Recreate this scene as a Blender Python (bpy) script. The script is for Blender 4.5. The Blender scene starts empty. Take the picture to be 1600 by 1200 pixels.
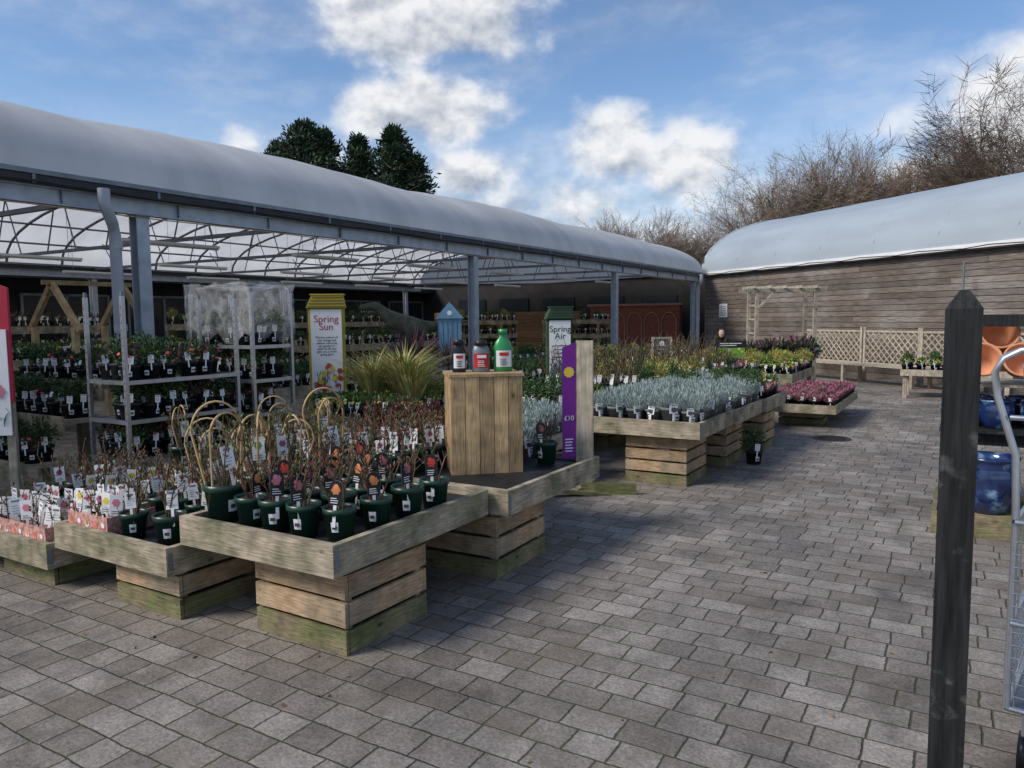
import bpy, math, random
from mathutils import Vector, Matrix, Euler
random.seed(7)
R=random.random
def U(a,b): return a+(b-a)*R()
S=bpy.context.scene
# ---------------------------------------------------------------- materials
MATS={}
def mat(name,col,rough=.7,metal=0.,nz=None,island=0.,bump=0.,stretch=(1,1,1),col2=None,trans=0.,spec=.3,c2lo=.45,c2hi=.65,c2scale=3.):
    m=bpy.data.materials.new(name);m.use_nodes=True;nt=m.node_tree;N=nt.nodes;L=nt.links
    b=N['Principled BSDF'];b.inputs['Roughness'].default_value=rough;b.inputs['Metallic'].default_value=metal
    b.inputs['Specular IOR Level'].default_value=spec
    MATS[name]=m
    c=N.new('ShaderNodeRGB');c.outputs[0].default_value=(*col,1);out=c.outputs[0]
    tc=N.new('ShaderNodeTexCoord');mp=N.new('ShaderNodeMapping');mp.inputs['Scale'].default_value=stretch
    L.new(tc.outputs['Object'],mp.inputs[0])
    if col2:
        n=N.new('ShaderNodeTexNoise');n.inputs['Scale'].default_value=c2scale;n.inputs['Detail'].default_value=5
        L.new(tc.outputs['Object'],n.inputs['Vector'])
        mr=N.new('ShaderNodeMapRange');mr.inputs[1].default_value=c2lo;mr.inputs[2].default_value=c2hi
        L.new(n.outputs[0],mr.inputs[0])
        mx=N.new('ShaderNodeMix');mx.data_type='RGBA';L.new(mr.outputs[0],mx.inputs[0]);L.new(out,mx.inputs[6]);mx.inputs[7].default_value=(*col2,1);out=mx.outputs[2]
    fac=None
    def mul(a,bb):
        if a is None: return bb
        x=N.new('ShaderNodeMath');x.operation='MULTIPLY';L.new(a,x.inputs[0]);L.new(bb,x.inputs[1]);return x.outputs[0]
    if nz:
        n=N.new('ShaderNodeTexNoise');n.inputs['Scale'].default_value=nz[0];n.inputs['Detail'].default_value=6;L.new(mp.outputs[0],n.inputs['Vector'])
        mr=N.new('ShaderNodeMapRange');mr.inputs[1].default_value=.3;mr.inputs[2].default_value=.7;mr.inputs[3].default_value=1-nz[1];mr.inputs[4].default_value=1+nz[1]
        L.new(n.outputs[0],mr.inputs[0]);fac=mul(fac,mr.outputs[0])
        if bump:
            bp=N.new('ShaderNodeBump');bp.inputs['Strength'].default_value=bump;bp.inputs['Distance'].default_value=.01
            L.new(n.outputs[0],bp.inputs['Height']);L.new(bp.outputs[0],b.inputs['Normal'])
    if island:
        g=N.new('ShaderNodeNewGeometry');mr=N.new('ShaderNodeMapRange');mr.inputs[3].default_value=1-island;mr.inputs[4].default_value=1+island
        L.new(g.outputs['Random Per Island'],mr.inputs[0]);fac=mul(fac,mr.outputs[0])
    if name.startswith('wood_') and name not in('wood_wall','wood_clad'):
        vo=N.new('ShaderNodeTexVoronoi');vo.inputs['Scale'].default_value=3.3;mk=N.new('ShaderNodeMapping');mk.inputs['Scale'].default_value=(1,1,1.8) if stretch[2]>1 else (1.8,1.8,1)
        L.new(tc.outputs['Object'],mk.inputs[0]);L.new(mk.outputs[0],vo.inputs['Vector']);mr=N.new('ShaderNodeMapRange');mr.inputs[1].default_value=.03;mr.inputs[2].default_value=.10;mr.inputs[3].default_value=.35;mr.inputs[4].default_value=1;L.new(vo.outputs['Distance'],mr.inputs[0]);fac=mul(fac,mr.outputs[0])
        n=N.new('ShaderNodeTexNoise');n.inputs['Scale'].default_value=11;n.inputs['Detail'].default_value=6;L.new(tc.outputs['Object'],n.inputs['Vector'])
        mr=N.new('ShaderNodeMapRange');mr.inputs[1].default_value=.3;mr.inputs[2].default_value=.62;mr.inputs[3].default_value=.64;mr.inputs[4].default_value=1.1;L.new(n.outputs[0],mr.inputs[0]);fac=mul(fac,mr.outputs[0])
    if fac is not None:
        v=N.new('ShaderNodeVectorMath');v.operation='SCALE';L.new(out,v.inputs[0]);L.new(fac,v.inputs['Scale']);out=v.outputs[0]
    L.new(out,b.inputs['Base Color'])
    return m
mat('wood_h',(.39,.265,.155),.8,nz=(9,.33),island=.22,bump=.4,stretch=(1.1,1.1,13),col2=(.24,.195,.135),c2scale=2.5)
mat('wood_moss',(.235,.19,.115),.85,nz=(9,.35),island=.2,bump=.4,stretch=(1.1,1.1,12),col2=(.125,.135,.055),c2lo=.4,c2hi=.62)
mat('wood_table',(.35,.295,.215),.8,nz=(9,.35),island=.16,bump=.4,stretch=(1.1,1.1,13),col2=(.18,.175,.105),c2scale=4)
mat('wood_v',(.46,.315,.165),.75,nz=(7,.28),island=.28,bump=.4,stretch=(12,12,.9),col2=(.32,.22,.12),c2scale=2)
mat('wood_pale',(.40,.35,.27),.75,nz=(7,.25),island=.15,bump=.2,stretch=(9,9,.6))
mat('wood_wall',(.155,.125,.105),.85,nz=(7,.5),island=.28,bump=.4,stretch=(.5,.5,10),col2=(.215,.19,.17),c2scale=.8)
mat('wood_clad',(.20,.115,.06),.8,nz=(7,.4),island=.2,stretch=(.5,.5,10))
mat('black_post',(.012,.013,.014),.65,nz=(5,.8),bump=.8,stretch=(8,8,.7),col2=(.06,.062,.06),c2lo=.6,c2hi=.72,c2scale=14)
mat('galv',(.38,.42,.47),.5,.3,nz=(6,.18),island=.05)
mat('galv_dark',(.20,.23,.26),.5,.4,nz=(6,.2))
mat('hoop_steel',(.16,.17,.19),.6,.2,nz=(6,.2))
mat('gutter_dark',(.03,.03,.033),.5,nz=(4,.3))
mat('steel',(.55,.57,.6),.35,.8,nz=(20,.1))
mat('pipe',(.40,.43,.47),.4,nz=(4,.1))
mat('white',(.75,.75,.74),.5,nz=(3,.06))
mat('label_white',(.78,.78,.78),.4)
mat('ink',(.06,.06,.07),.6)
mat('label_black',(.018,.018,.02),.3)
mat('red',(.55,.06,.04),.45,island=.35)
mat('orange',(.70,.26,.10),.45,island=.3)
mat('pink',(.62,.20,.25),.5,island=.3)
mat('pinkbox',(.50,.27,.23),.6,nz=(40,.5))
mat('yellow',(.66,.52,.06),.55,island=.25)
mat('yellow_sign',(.46,.34,.04),.6,nz=(3,.15))
mat('green_sign',(.035,.08,.035),.6,nz=(3,.2))
mat('green_lab',(.12,.32,.06),.5)
mat('purple_sign',(.17,.02,.25),.4)
mat('sign_red',(.45,.03,.06),.5)
mat('blue_hut',(.14,.28,.40),.6,nz=(5,.15))
mat('pot_green',(.010,.045,.030),.35,spec=.5)
mat('pot_black',(.012,.013,.015),.45)
mat('pot_grey',(.16,.165,.165),.6,nz=(9,.1))
mat('pot_terra',(.60,.27,.14),.7,nz=(5,.15))
mat('glaze',(.012,.03,.11),.12,nz=(9,.7),col2=(.16,.27,.36),c2scale=9,c2lo=.55,c2hi=.72,spec=.8)
mat('soil',(.035,.024,.018),.95,nz=(40,.4))
mat('stem',(.13,.095,.055),.7,island=.4)
mat('stem_red',(.15,.065,.045),.6,island=.4)
mat('cane',(.48,.33,.16),.6,nz=(30,.2))
mat('bud_red',(.22,.045,.035),.6,island=.5)
mat('leaf',(.065,.125,.036),.55,island=.5)
mat('leaf_dark',(.032,.065,.026),.5,island=.5)
mat('leaf_lime',(.18,.25,.06),.55,island=.35)
mat('leaf_yel',(.36,.31,.08),.6,island=.35)
mat('leaf_silver',(.31,.38,.36),.7,island=.35)
mat('leaf_red',(.22,.035,.035),.5,island=.5)
mat('leaf_purple',(.11,.045,.065),.6,island=.5)
mat('heather',(.40,.11,.20),.7,island=.5)
mat('straw',(.42,.36,.15),.7,island=.35)
mat('conifer',(.020,.042,.020),.7,island=.6,col2=(.045,.07,.028),c2scale=1.2)
mat('ivy',(.05,.08,.022),.6,island=.5)
mat('bark',(.17,.135,.10),.85,island=.25,nz=(3,.3))
mat('twig',(.20,.15,.115),.8,island=.3)
mat('tray',(.015,.016,.017),.55,nz=(6,.5))
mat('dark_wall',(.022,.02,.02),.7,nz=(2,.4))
mat('dark_glass',(.02,.025,.03),.1,spec=.6)
mat('brick_red',(.20,.065,.045),.85,nz=(14,.3))
mat('brick_trim',(.30,.17,.14),.85,nz=(14,.2))
mat('roof_grey',(.33,.375,.41),.42,nz=(1.2,.14),spec=.4,stretch=(.25,1,1))
mat('dino',(.085,.095,.07),.75,nz=(9,.5),bump=.8)
mat('coat',(.02,.02,.025),.85,nz=(8,.2));mat('skin',(.52,.33,.25),.55);mat('hair',(.018,.012,.01),.5);mat('jeans',(.05,.07,.12),.8)
mat('bottle_green',(.02,.26,.07),.25,spec=.6);mat('bottle_dark',(.02,.02,.022),.3);mat('red_label',(.5,.03,.03),.4)
mat('chalk',(.09,.11,.11),.6,nz=(6,.4))
mat('grass',(.06,.09,.03),.9,nz=(.5,.3))
mat('dead_leaf',(.16,.10,.05),.8,island=.5)
def film(name,col,tcol,mixf,gl=.05,streak=.12):
    m=bpy.data.materials.new(name);m.use_nodes=True;nt=m.node_tree;N=nt.nodes;L=nt.links;N.clear()
    o=N.new('ShaderNodeOutputMaterial');d=N.new('ShaderNodeBsdfDiffuse');t=N.new('ShaderNodeBsdfTranslucent');g=N.new('ShaderNodeBsdfGlossy');g.inputs['Roughness'].default_value=.35
    mx=N.new('ShaderNodeMixShader');mx.inputs[0].default_value=mixf;m2=N.new('ShaderNodeMixShader');m2.inputs[0].default_value=gl
    tc=N.new('ShaderNodeTexCoord');mp=N.new('ShaderNodeMapping');mp.inputs['Scale'].default_value=(.35,1.3,.35);n=N.new('ShaderNodeTexNoise');n.inputs['Scale'].default_value=1.1;n.inputs['Detail'].default_value=5
    L.new(tc.outputs['Object'],mp.inputs[0]);L.new(mp.outputs[0],n.inputs['Vector'])
    mr=N.new('ShaderNodeMapRange');mr.inputs[1].default_value=.3;mr.inputs[2].default_value=.7;mr.inputs[3].default_value=1-streak;mr.inputs[4].default_value=1+streak;L.new(n.outputs[0],mr.inputs[0])
    for sh,c in((d,col),(t,tcol)):
        v=N.new('ShaderNodeVectorMath');v.operation='SCALE';v.inputs[0].default_value=c;L.new(mr.outputs[0],v.inputs['Scale']);L.new(v.outputs[0],sh.inputs['Color'])
    L.new(d.outputs[0],mx.inputs[1]);L.new(t.outputs[0],mx.inputs[2]);L.new(mx.outputs[0],m2.inputs[1]);L.new(g.outputs[0],m2.inputs[2]);L.new(m2.outputs[0],o.inputs[0])
    MATS[name]=m
film('film',(.80,.81,.82),(.90,.91,.91),.50,.10,.14)
film('gable_film',(.6,.63,.64),(.8,.82,.82),.5,.02)
m=bpy.data.materials.new('wrap');m.use_nodes=True;nt=m.node_tree;N=nt.nodes;L=nt.links;N.clear()
o=N.new('ShaderNodeOutputMaterial');t=N.new('ShaderNodeBsdfTransparent');g=N.new('ShaderNodeBsdfGlossy');g.inputs['Roughness'].default_value=.25;d=N.new('ShaderNodeBsdfDiffuse')
nn=N.new('ShaderNodeTexNoise');nn.inputs['Scale'].default_value=4;nn.inputs['Detail'].default_value=3;nn.inputs['Distortion'].default_value=2
tc=N.new('ShaderNodeTexCoord');L.new(tc.outputs['Object'],nn.inputs['Vector']);mr=N.new('ShaderNodeMapRange');mr.inputs[1].default_value=.4;mr.inputs[2].default_value=.75;mr.inputs[3].default_value=.12;mr.inputs[4].default_value=.5;L.new(nn.outputs[0],mr.inputs[0])
bp=N.new('ShaderNodeBump');bp.inputs['Strength'].default_value=.5;bp.inputs['Distance'].default_value=.03;L.new(nn.outputs[0],bp.inputs['Height']);L.new(bp.outputs[0],g.inputs['Normal'])
a=N.new('ShaderNodeMixShader');a.inputs[0].default_value=.6;L.new(g.outputs[0],a.inputs[1]);L.new(d.outputs[0],a.inputs[2])
b=N.new('ShaderNodeMixShader');L.new(mr.outputs[0],b.inputs[0]);L.new(t.outputs[0],b.inputs[1]);L.new(a.outputs[0],b.inputs[2]);L.new(b.outputs[0],o.inputs[0]);MATS['wrap']=m
# pavers
m=bpy.data.materials.new('pavers');m.use_nodes=True;nt=m.node_tree;N=nt.nodes;L=nt.links;B=N['Principled BSDF']
tc=N.new('ShaderNodeTexCoord')
wn=N.new('ShaderNodeTexNoise');wn.inputs['Scale'].default_value=2.2;wn.inputs['Detail'].default_value=6;wn.inputs['Roughness'].default_value=.7;L.new(tc.outputs['Object'],wn.inputs['Vector'])
wv=N.new('ShaderNodeVectorMath');wv.operation='MULTIPLY_ADD';L.new(wn.outputs['Color'],wv.inputs[0]);wv.inputs[1].default_value=(.045,.045,0);L.new(tc.outputs['Object'],wv.inputs[2])
br=N.new('ShaderNodeTexBrick');br.inputs['Scale'].default_value=1;br.inputs['Brick Width'].default_value=.24;br.inputs['Row Height'].default_value=.16;br.inputs['Mortar Size'].default_value=.0065;br.inputs['Mortar Smooth'].default_value=.8;br.inputs['Bias'].default_value=0
br.offset=.45;br.squash=.72;br.squash_frequency=3;br.offset_frequency=2
br.inputs['Color1'].default_value=(.170,.148,.128,1);br.inputs['Color2'].default_value=(.275,.247,.220,1);br.inputs['Mortar'].default_value=(.05,.046,.034,1)
L.new(wv.outputs[0],br.inputs['Vector'])
def nze(sc,lo,hi,a,b_,det=6):
    n=N.new('ShaderNodeTexNoise');n.inputs['Scale'].default_value=sc;n.inputs['Detail'].default_value=det;n.inputs['Roughness'].default_value=.65;L.new(tc.outputs['Object'],n.inputs['Vector'])
    r=N.new('ShaderNodeMapRange');r.inputs[1].default_value=lo;r.inputs[2].default_value=hi;r.inputs[3].default_value=a;r.inputs[4].default_value=b_;L.new(n.outputs[0],r.inputs[0]);return r.outputs[0]
def mth(op,a,b_):
    x=N.new('ShaderNodeMath');x.operation=op
    for i,k in enumerate((a,b_)):
        if isinstance(k,(int,float)): x.inputs[i].default_value=k
        else: L.new(k,x.inputs[i])
    return x.outputs[0]
big=nze(.6,.33,.68,.66,1.30);fine=nze(70,.3,.7,.66,1.34,3);mid=nze(5,.3,.7,.74,1.26)
stn=nze(1.7,.36,.46,.68,1.0,7)
k=mth('MULTIPLY',mth('MULTIPLY',mth('MULTIPLY',big,fine),mid),stn)
sc=N.new('ShaderNodeVectorMath');sc.operation='SCALE';L.new(br.outputs['Color'],sc.inputs[0]);L.new(k,sc.inputs['Scale'])
# brown dirt tint in patches
dt=N.new('ShaderNodeMix');dt.data_type='RGBA';L.new(nze(2.7,.5,.72,0,.55),dt.inputs[0]);L.new(sc.outputs[0],dt.inputs[6]);dt.inputs[7].default_value=(.15,.12,.085,1)
moss=mth('MULTIPLY',br.outputs['Fac'],nze(1.1,.45,.6,0,.75))
mx=N.new('ShaderNodeMix');mx.data_type='RGBA';L.new(moss,mx.inputs[0]);L.new(dt.outputs[2],mx.inputs[6]);mx.inputs[7].default_value=(.08,.09,.03,1)
L.new(mx.outputs[2],B.inputs['Base Color'])
L.new(nze(1.3,.3,.7,.5,.85),B.inputs['Roughness']);B.inputs['Specular IOR Level'].default_value=.35
bp=N.new('ShaderNodeBump');bp.inputs['Strength'].default_value=.8;bp.inputs['Distance'].default_value=.006
h=mth('ADD',mth('MULTIPLY',mth('SUBTRACT',1,br.outputs['Fac']),1.),mth('ADD',mth('MULTIPLY',fine,.4),mth('MULTIPLY',mid,.5)));L.new(h,bp.inputs['Height']);L.new(bp.outputs[0],B.inputs['Normal'])
MATS['pavers']=m
# ---------------------------------------------------------------- mesh builder
class MB:
    def __init__(s): s.v=[];s.f=[];s.m=[];s.mn=[];s.sm=[]
    def mi(s,n):
        if n not in s.mn: s.mn.append(n)
        return s.mn.index(n)
    def add(s,vs,fs,m,smooth=False):
        o=len(s.v);s.v.extend([tuple(p) for p in vs]);k=s.mi(m)
        for f in fs: s.f.append(tuple(i+o for i in f));s.m.append(k);s.sm.append(smooth)
    def box(s,x0,x1,y0,y1,z0,z1,m,M=None):
        vs=[Vector((x,y,z)) for z in(z0,z1) for y in(y0,y1) for x in(x0,x1)]
        if M: vs=[M@p for p in vs]
        s.add(vs,[(0,2,3,1),(4,5,7,6),(0,1,5,4),(2,6,7,3),(0,4,6,2),(1,3,7,5)],m)
    def ob(s,c,d,m,rot=(0,0,0)):
        M=Matrix.Translation(c)@Euler(rot).to_matrix().to_4x4()
        s.box(-d[0]/2,d[0]/2,-d[1]/2,d[1]/2,-d[2]/2,d[2]/2,m,M)
    def beam(s,p,q,w,h,m):
        p=Vector(p);q=Vector(q);d=q-p;l=d.length;r=d.to_track_quat('Y','Z').to_matrix().to_4x4()
        M=Matrix.Translation((p+q)/2)@r;s.box(-w/2,w/2,-l/2,l/2,-h/2,h/2,m,M)
    def tube(s,pts,rad,n,m,cap=False,smooth=True):
        pts=[Vector(p) for p in pts];vs=[];fs=[]
        for i,p in enumerate(pts):
            d=(pts[min(i+1,len(pts)-1)]-pts[max(i-1,0)])
            if d.length<1e-7:d=Vector((0,0,1))
            d.normalize();a=d.orthogonal() if abs(d.z)>.95 else d.cross(Vector((0,0,1)))
            if abs(d.z)>.95: a=d.cross(Vector((0,1,0)))
            a.normalize();b=d.cross(a);r=rad[i] if isinstance(rad,(list,tuple)) else rad
            for j in range(n):
                t=2*math.pi*j/n;vs.append(p+a*math.cos(t)*r+b*math.sin(t)*r)
        for i in range(len(pts)-1):
            for j in range(n):
                k=(j+1)%n;fs.append((i*n+j,i*n+k,(i+1)*n+k,(i+1)*n+j))
        if cap: fs.append(tuple(range(n))[::-1]);fs.append(tuple((len(pts)-1)*n+j for j in range(n)))
        s.add(vs,fs,m,smooth)
    def lathe(s,c,prof,n,m,smooth=True,M=None,sx=1,sy=1):
        vs=[];fs=[]
        for r,z in prof:
            for j in range(n):
                t=2*math.pi*j/n;p=Vector((r*math.cos(t)*sx,r*math.sin(t)*sy,z))
                if M:p=M@p
                vs.append(p+Vector(c))
        for i in range(len(prof)-1):
            for j in range(n):
                k=(j+1)%n;fs.append((i*n+j,i*n+k,(i+1)*n+k,(i+1)*n+j))
        s.add(vs,fs,m,smooth)
    def leaf(s,p,d,l,w,m):
        p=Vector(p);d=Vector(d).normalized();a=d.cross(Vector((R()-.5,R()-.5,R()-.5)))
        if a.length<1e-4:a=d.orthogonal()
        a.normalize();n=a.cross(d)
        s.add([p,p+d*l*.5+a*w*.5+n*w*.15,p+d*l,p+d*l*.5-a*w*.5+n*w*.15],[(0,1,2,3)],m)
    def clump(s,c,r,n,l,w,ms,up=.3,shell=.5):
        for i in range(n):
            d=Vector((random.gauss(0,1),random.gauss(0,1),random.gauss(0,1))).normalized();k=(shell+(1-shell)*R())
            p=Vector((c[0]+d.x*r[0]*k,c[1]+d.y*r[1]*k,c[2]+d.z*r[2]*k))
            dd=d+Vector((U(-.6,.6),U(-.6,.6),U(-.3,.6)+up));s.leaf(p,dd,l*U(.6,1.3),w*U(.7,1.3),random.choice(ms))
    def disc(s,c,r,m,nrm=(0,-1,0),n=9,scal=0.):
        nrm=Vector(nrm).normalized();a=nrm.cross(Vector((0,0,1)));
        if a.length<.1:a=Vector((1,0,0))
        a.normalize();b=a.cross(nrm);vs=[Vector(c)]
        N2=n*2 if scal else n
        for j in range(N2):
            t=2*math.pi*j/N2;rr=r*(1-scal*(j%2));vs.append(Vector(c)+a*math.cos(t)*rr+b*math.sin(t)*rr)
        s.add(vs,[(0,1+j,1+(j+1)%N2) for j in range(N2)],m)
    def mesh(s,name):
        me=bpy.data.meshes.new(name);me.from_pydata(s.v,[],s.f);me.update()
        for n in s.mn: me.materials.append(MATS[n])
        me.polygons.foreach_set('material_index',s.m);me.polygons.foreach_set('use_smooth',s.sm);return me
    def obj(s,name,loc=(0,0,0),rz=0,parent=None,sc=1):
        return put(s.mesh(name),name,loc,rz,parent,sc)
def put(me,name,loc=(0,0,0),rz=0,parent=None,sc=1):
    o=bpy.data.objects.new(name,me);S.collection.objects.link(o);o.location=loc;o.rotation_euler=(0,0,rz);o.scale=(sc,sc,sc) if not isinstance(sc,tuple) else sc
    if parent:o.parent=parent
    return o
def empty(name,loc=(0,0,0),rz=0):
    o=bpy.data.objects.new(name,None);S.collection.objects.link(o);o.location=loc;o.rotation_euler=(0,0,rz);return o
def text(body,size,loc,rot,m,parent,name='lettering',align='CENTER',sp=1.):
    c=bpy.data.curves.new(name,'FONT');c.body=body;c.size=size;c.extrude=.0008;c.align_x=align;c.align_y='CENTER';c.space_line=sp;c.materials.append(MATS[m])
    o=bpy.data.objects.new(name,c);S.collection.objects.link(o);o.location=loc;o.rotation_euler=rot;o.parent=parent;return o
# ---------------------------------------------------------------- ground
b=MB();b.add([(-400,-300,0),(400,-300,0),(400,500,0),(-400,500,0)],[(0,1,2,3)],'grass');b.obj('ground')
b=MB();b.add([(-40,-15,.004),(25,-15,.004),(25,45,.004),(-40,45,.004)],[(0,1,2,3)],'pavers');b.obj('paved_yard')
b=MB();n=24
b.lathe((-1.44,10.41,0),[(.0,.006),(.20,.007),(.21,.012),(.235,.012),(.24,.006)],n,'gutter_dark')
for i in range(-4,5): b.box(-1.44-.16,-1.44+.16,10.41+i*.04-.008,10.41+i*.04+.008,.008,.014,'gutter_dark')
b.obj('drain_cover')
b=MB()
for i in range(320):
    if i<180: x,y=U(-5,-2),U(2,8)
    else: x,y=U(-2,1.5),U(1.5,14)
    b.leaf((x,y,.008),(U(-1,1),U(-1,1),.05),U(.012,.035),U(.008,.02),'dead_leaf')
b.obj('fallen_leaves')
# ---------------------------------------------------------------- left canopy
EX=-7.7;W=12.;RX=EX-W/2;Z0=3.06;RISE=1.40;Y0=-9;Y1=25.4
def arch(t,y,off=0):
    a=math.pi*t;k=1+.10*abs(math.sin(math.pi*(y-5.03)/6.45))+.016*abs(math.sin(math.pi*(y-Y0-.33)/1.29)) if off==0 else 1
    return Vector((RX+(W/2-off)*math.cos(a),y,Z0-.02+(RISE*k-off)*math.sin(a)**.9))
can=empty('polytunnel_canopy')
b=MB();ny=214;na=30;vs=[];fs=[]
for i in range(ny+1):
    y=Y0+(Y1-Y0)*i/ny
    for j in range(na+1): vs.append(arch(j/na,y))
for i in range(ny):
    for j in range(na):
        k=i*(na+1)+j;fs.append((k,k+1,k+na+2,k+na+1))
b.add(vs,fs,'film',True);b.obj('roof_film',parent=can)
b=MB();y=Y0+.33
while y<Y1:
    b.tube([arch(j/20,y,.06) for j in range(21)],.03,6,'hoop_steel');y+=1.29
for t in(.1,.2,.32,.5,.68,.8,.9):
    b.tube([arch(t,Y0,.1),arch(t,Y1,.1)],.024,5,'hoop_steel')
b.obj('hoops',parent=can)
b=MB();cy=[-7.87,-1.42,5.03,11.48,17.93,24.4]
for y in cy+[(a+c)/2 for a,c in zip(cy,cy[1:])]:
    b.beam((EX,y+.02,2.98),(EX-W,y+.02,2.98),.06,.06,'hoop_steel')
    b.beam((EX-1.1,y+.02,3.0),(EX-3.2,y+.02,arch(.32,y,.1).z),.04,.04,'hoop_steel')
    for k in range(1,12):
        x=EX-k;sg=-.5 if k%2 else .5
        b.tube([(x,y+.02,3),(x+sg,y+.02,arch(math.acos(max(-1,min(1,(x+sg-RX)/(W/2-.06))))/math.pi,y,.06).z)],.016,4,'hoop_steel')
b.obj('trusses',parent=can)
b=MB()
for x in(EX,EX-W):
    for y in cy:
        for dx in(-.065,.065): b.box(x+dx-.007,x+dx+.007,y-.07,y+.07,0,2.74,'galv')
        b.box(x-.058,x+.058,y-.006,y+.006,0,2.74,'galv')
        b.box(x-.13,x+.13,y-.13,y+.13,0,.02,'galv')
        b.box(x-.1,x+.1,y-.1,y+.1,2.725,2.739,'galv_dark')
b.obj('steel_columns',parent=can)
b=MB()
for x in(EX,EX-W):
    b.box(x-.05,x+.05,Y0,Y1,2.74,2.755,'galv');b.box(x-.05,x+.05,Y0,Y1,2.895,2.91,'galv');b.box(x-.012,x+.012,Y0,Y1,2.755,2.895,'galv')
    b.box(x-.07,x+.105,Y0,Y1,2.912,3.03,'gutter_dark')
    b.box(x+.105,x+.125,Y0,Y1,3.0,3.045,'galv_dark')
y=Y0
while y<Y1:
    b.box(EX+.103,EX+.117,y,y+.03,2.912,3.0,'galv_dark')
    b.box(EX-.045,EX+.045,y+.3,y+.31,2.755,2.895,'galv_dark');y+=1.29
b.tube([(EX+.15,Y0,2.93)]+[(EX+.15,Y0+i*1.29,2.93-(.02 if i%2 else 0)) for i in range(1,26)],.012,5,'gutter_dark')
b.tube([(EX+.07,Y0,2.72)]+[(EX+.07,Y0+i*1.29,2.72-(.012 if i%2 else 0)) for i in range(1,26)],.007,5,'cane')
b.obj('gutter_and_beam',parent=can)
b=MB()
vs=[Vector((RX,Y1,2.9))]+[arch(j/24,Y1,.02) for j in range(25)]
b.add(vs,[(0,1+j,2+j) for j in range(24)],'gable_film');b.obj('gable',parent=can)
b=MB()
for y in range(-3,24,3):
    for x in(-9.6,-13.2,-16.5):
        b.box(x-.06,x+.06,y,y+1.5,2.66,2.70,'white');b.box(x-.03,x+.03,y,y+1.5,2.64,2.66,'label_white')
        for yy in(y+.2,y+1.3): b.tube([(x,yy,2.7),(x,yy,3.7)],.004,4,'galv_dark')
b.obj('light_battens',parent=can)
def pipe(x,y,nm,o=0.):
    b=MB();b.tube([(x+.12,y-.25,2.93),(x+.12,y-.25,2.80),(x+.11,y-.22,2.72),(x-.0,y-.12+o,2.60),(x-.04,y-.08+o,2.50),(x-.04,y-.07+o,.0)],.058,12,'pipe')
    for z in(2.36,1.5,.6): b.tube([(x-.04,y-.07+o,z),(x-.04,y-.07+o,z+.07)],.065,12,'pipe')
    b.obj(nm)
pipe(EX+.12,4.76,'drainpipe',.02);pipe(EX+.25,24.3,'drainpipe')
sb=empty('shop_building')
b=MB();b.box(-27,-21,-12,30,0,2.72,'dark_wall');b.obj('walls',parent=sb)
b=MB();b.box(-27.3,-20.3,-12.3,30.3,2.72,2.95,'gutter_dark');b.obj('roof',parent=sb)
b=MB()
for i in range(14):
    y=-10+i*2.9
    b.box(-20.99,-20.95,y,y+2.3,.5,2.3,'dark_glass');
    for yy in(y,y+1.15,y+2.3): b.box(-20.96,-20.9,yy-.03,yy+.03,.45,2.35,'galv_dark')
    b.box(-20.96,-20.9,y,y+2.3,2.3,2.36,'galv_dark')
b.obj('windows',parent=sb)
b=MB();b.box(-20.9,-8.0,27.2,27.5,0,3.2,'dark_wall');b.box(-20.9,-8.0,27.0,27.6,3.2,3.3,'gutter_dark')
for i in range(5): b.box(-19+i*2.1,-17.6+i*2.1,27.15,27.19,.9,2.4,'dark_glass')
b.obj('rear_storeroom')
b=MB()
for i in range(12): b.box(-19.6,-12.6,26.2,26.24,.05+i*.15,.19+i*.15,'wood_clad')
for i in range(5): b.box(-19.5+i*1.7,-19.4+i*1.7,26.245,26.33,0,1.85,'wood_clad')
b.obj('timber_fence')
b=MB();b.box(-12.3,-8.8,26.3,26.6,0,2.0,'brick_red');b.box(-12.4,-8.7,26.25,26.65,2.0,2.08,'brick_trim')
for i in range(5):
    x=-12.1+i*.66
    pts=[(x+.28+.28*math.cos(a*math.pi/8),26.28,1.35+.4*math.sin(a*math.pi/8)) for a in range(9)]
    b.tube([(x+.56,26.28,.1)]+pts+[(x,26.28,.1)],.025,5,'brick_trim')
b.obj('brick_wall')
# ---------------------------------------------------------------- right building
WA=(-7.74,25.9,0);wr=math.atan2(-.649,.7606)
rb=empty('timber_clad_building',WA,wr);LW=24.
b=MB();nr=21;hh=2.97/nr
for i in range(nr):
    x=0.;first=True
    while x<LW:
        l=U(3,5) if not first else U(1,4);first=False;x2=min(LW,x+l)
        b.box(x+.003,x2-.003,-.03-.006*(i%2),0,i*hh,(i+1)*hh-.012,'wood_wall');x=x2
b.box(0,LW,.001,.12,0,2.95,'dark_wall')
b.obj('slatted_wall',parent=rb)
def ra(t,x): a=math.pi*t;k=1+.006*abs(math.sin(math.pi*(x+.08)/1.9));return Vector((x,4.05-4.15*math.cos(a),3.08+1.95*k*math.sin(a)**.95))
b=MB();vs=[];fs=[];nx=120;na=28
for i in range(nx+1):
    for j in range(na+1):vs.append(ra(j/na,-.1+(LW+.1)*i/nx))
for i in range(nx):
    for j in range(na):
        k=i*(na+1)+j;fs.append((k,k+1,k+na+2,k+na+1))
b.add(vs,fs,'roof_grey',True)
for x in(-.1,LW):
    vs=[Vector((x+(.01 if x<1 else -.01),4.05,3.0))]+[ra(j/24,x+(.01 if x<1 else -.01)) for j in range(25)];b.add(vs,[(0,1+j,2+j) for j in range(24)],'roof_grey')
x=-.08
while x<LW: b.tube([ra(j/24,x)-Vector((0,0,.008 if x>0 else 0)) for j in range(25)],.014 if x>0 else .045,5,'roof_grey');x+=1.9
b.obj('curved_roof',parent=rb)
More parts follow.
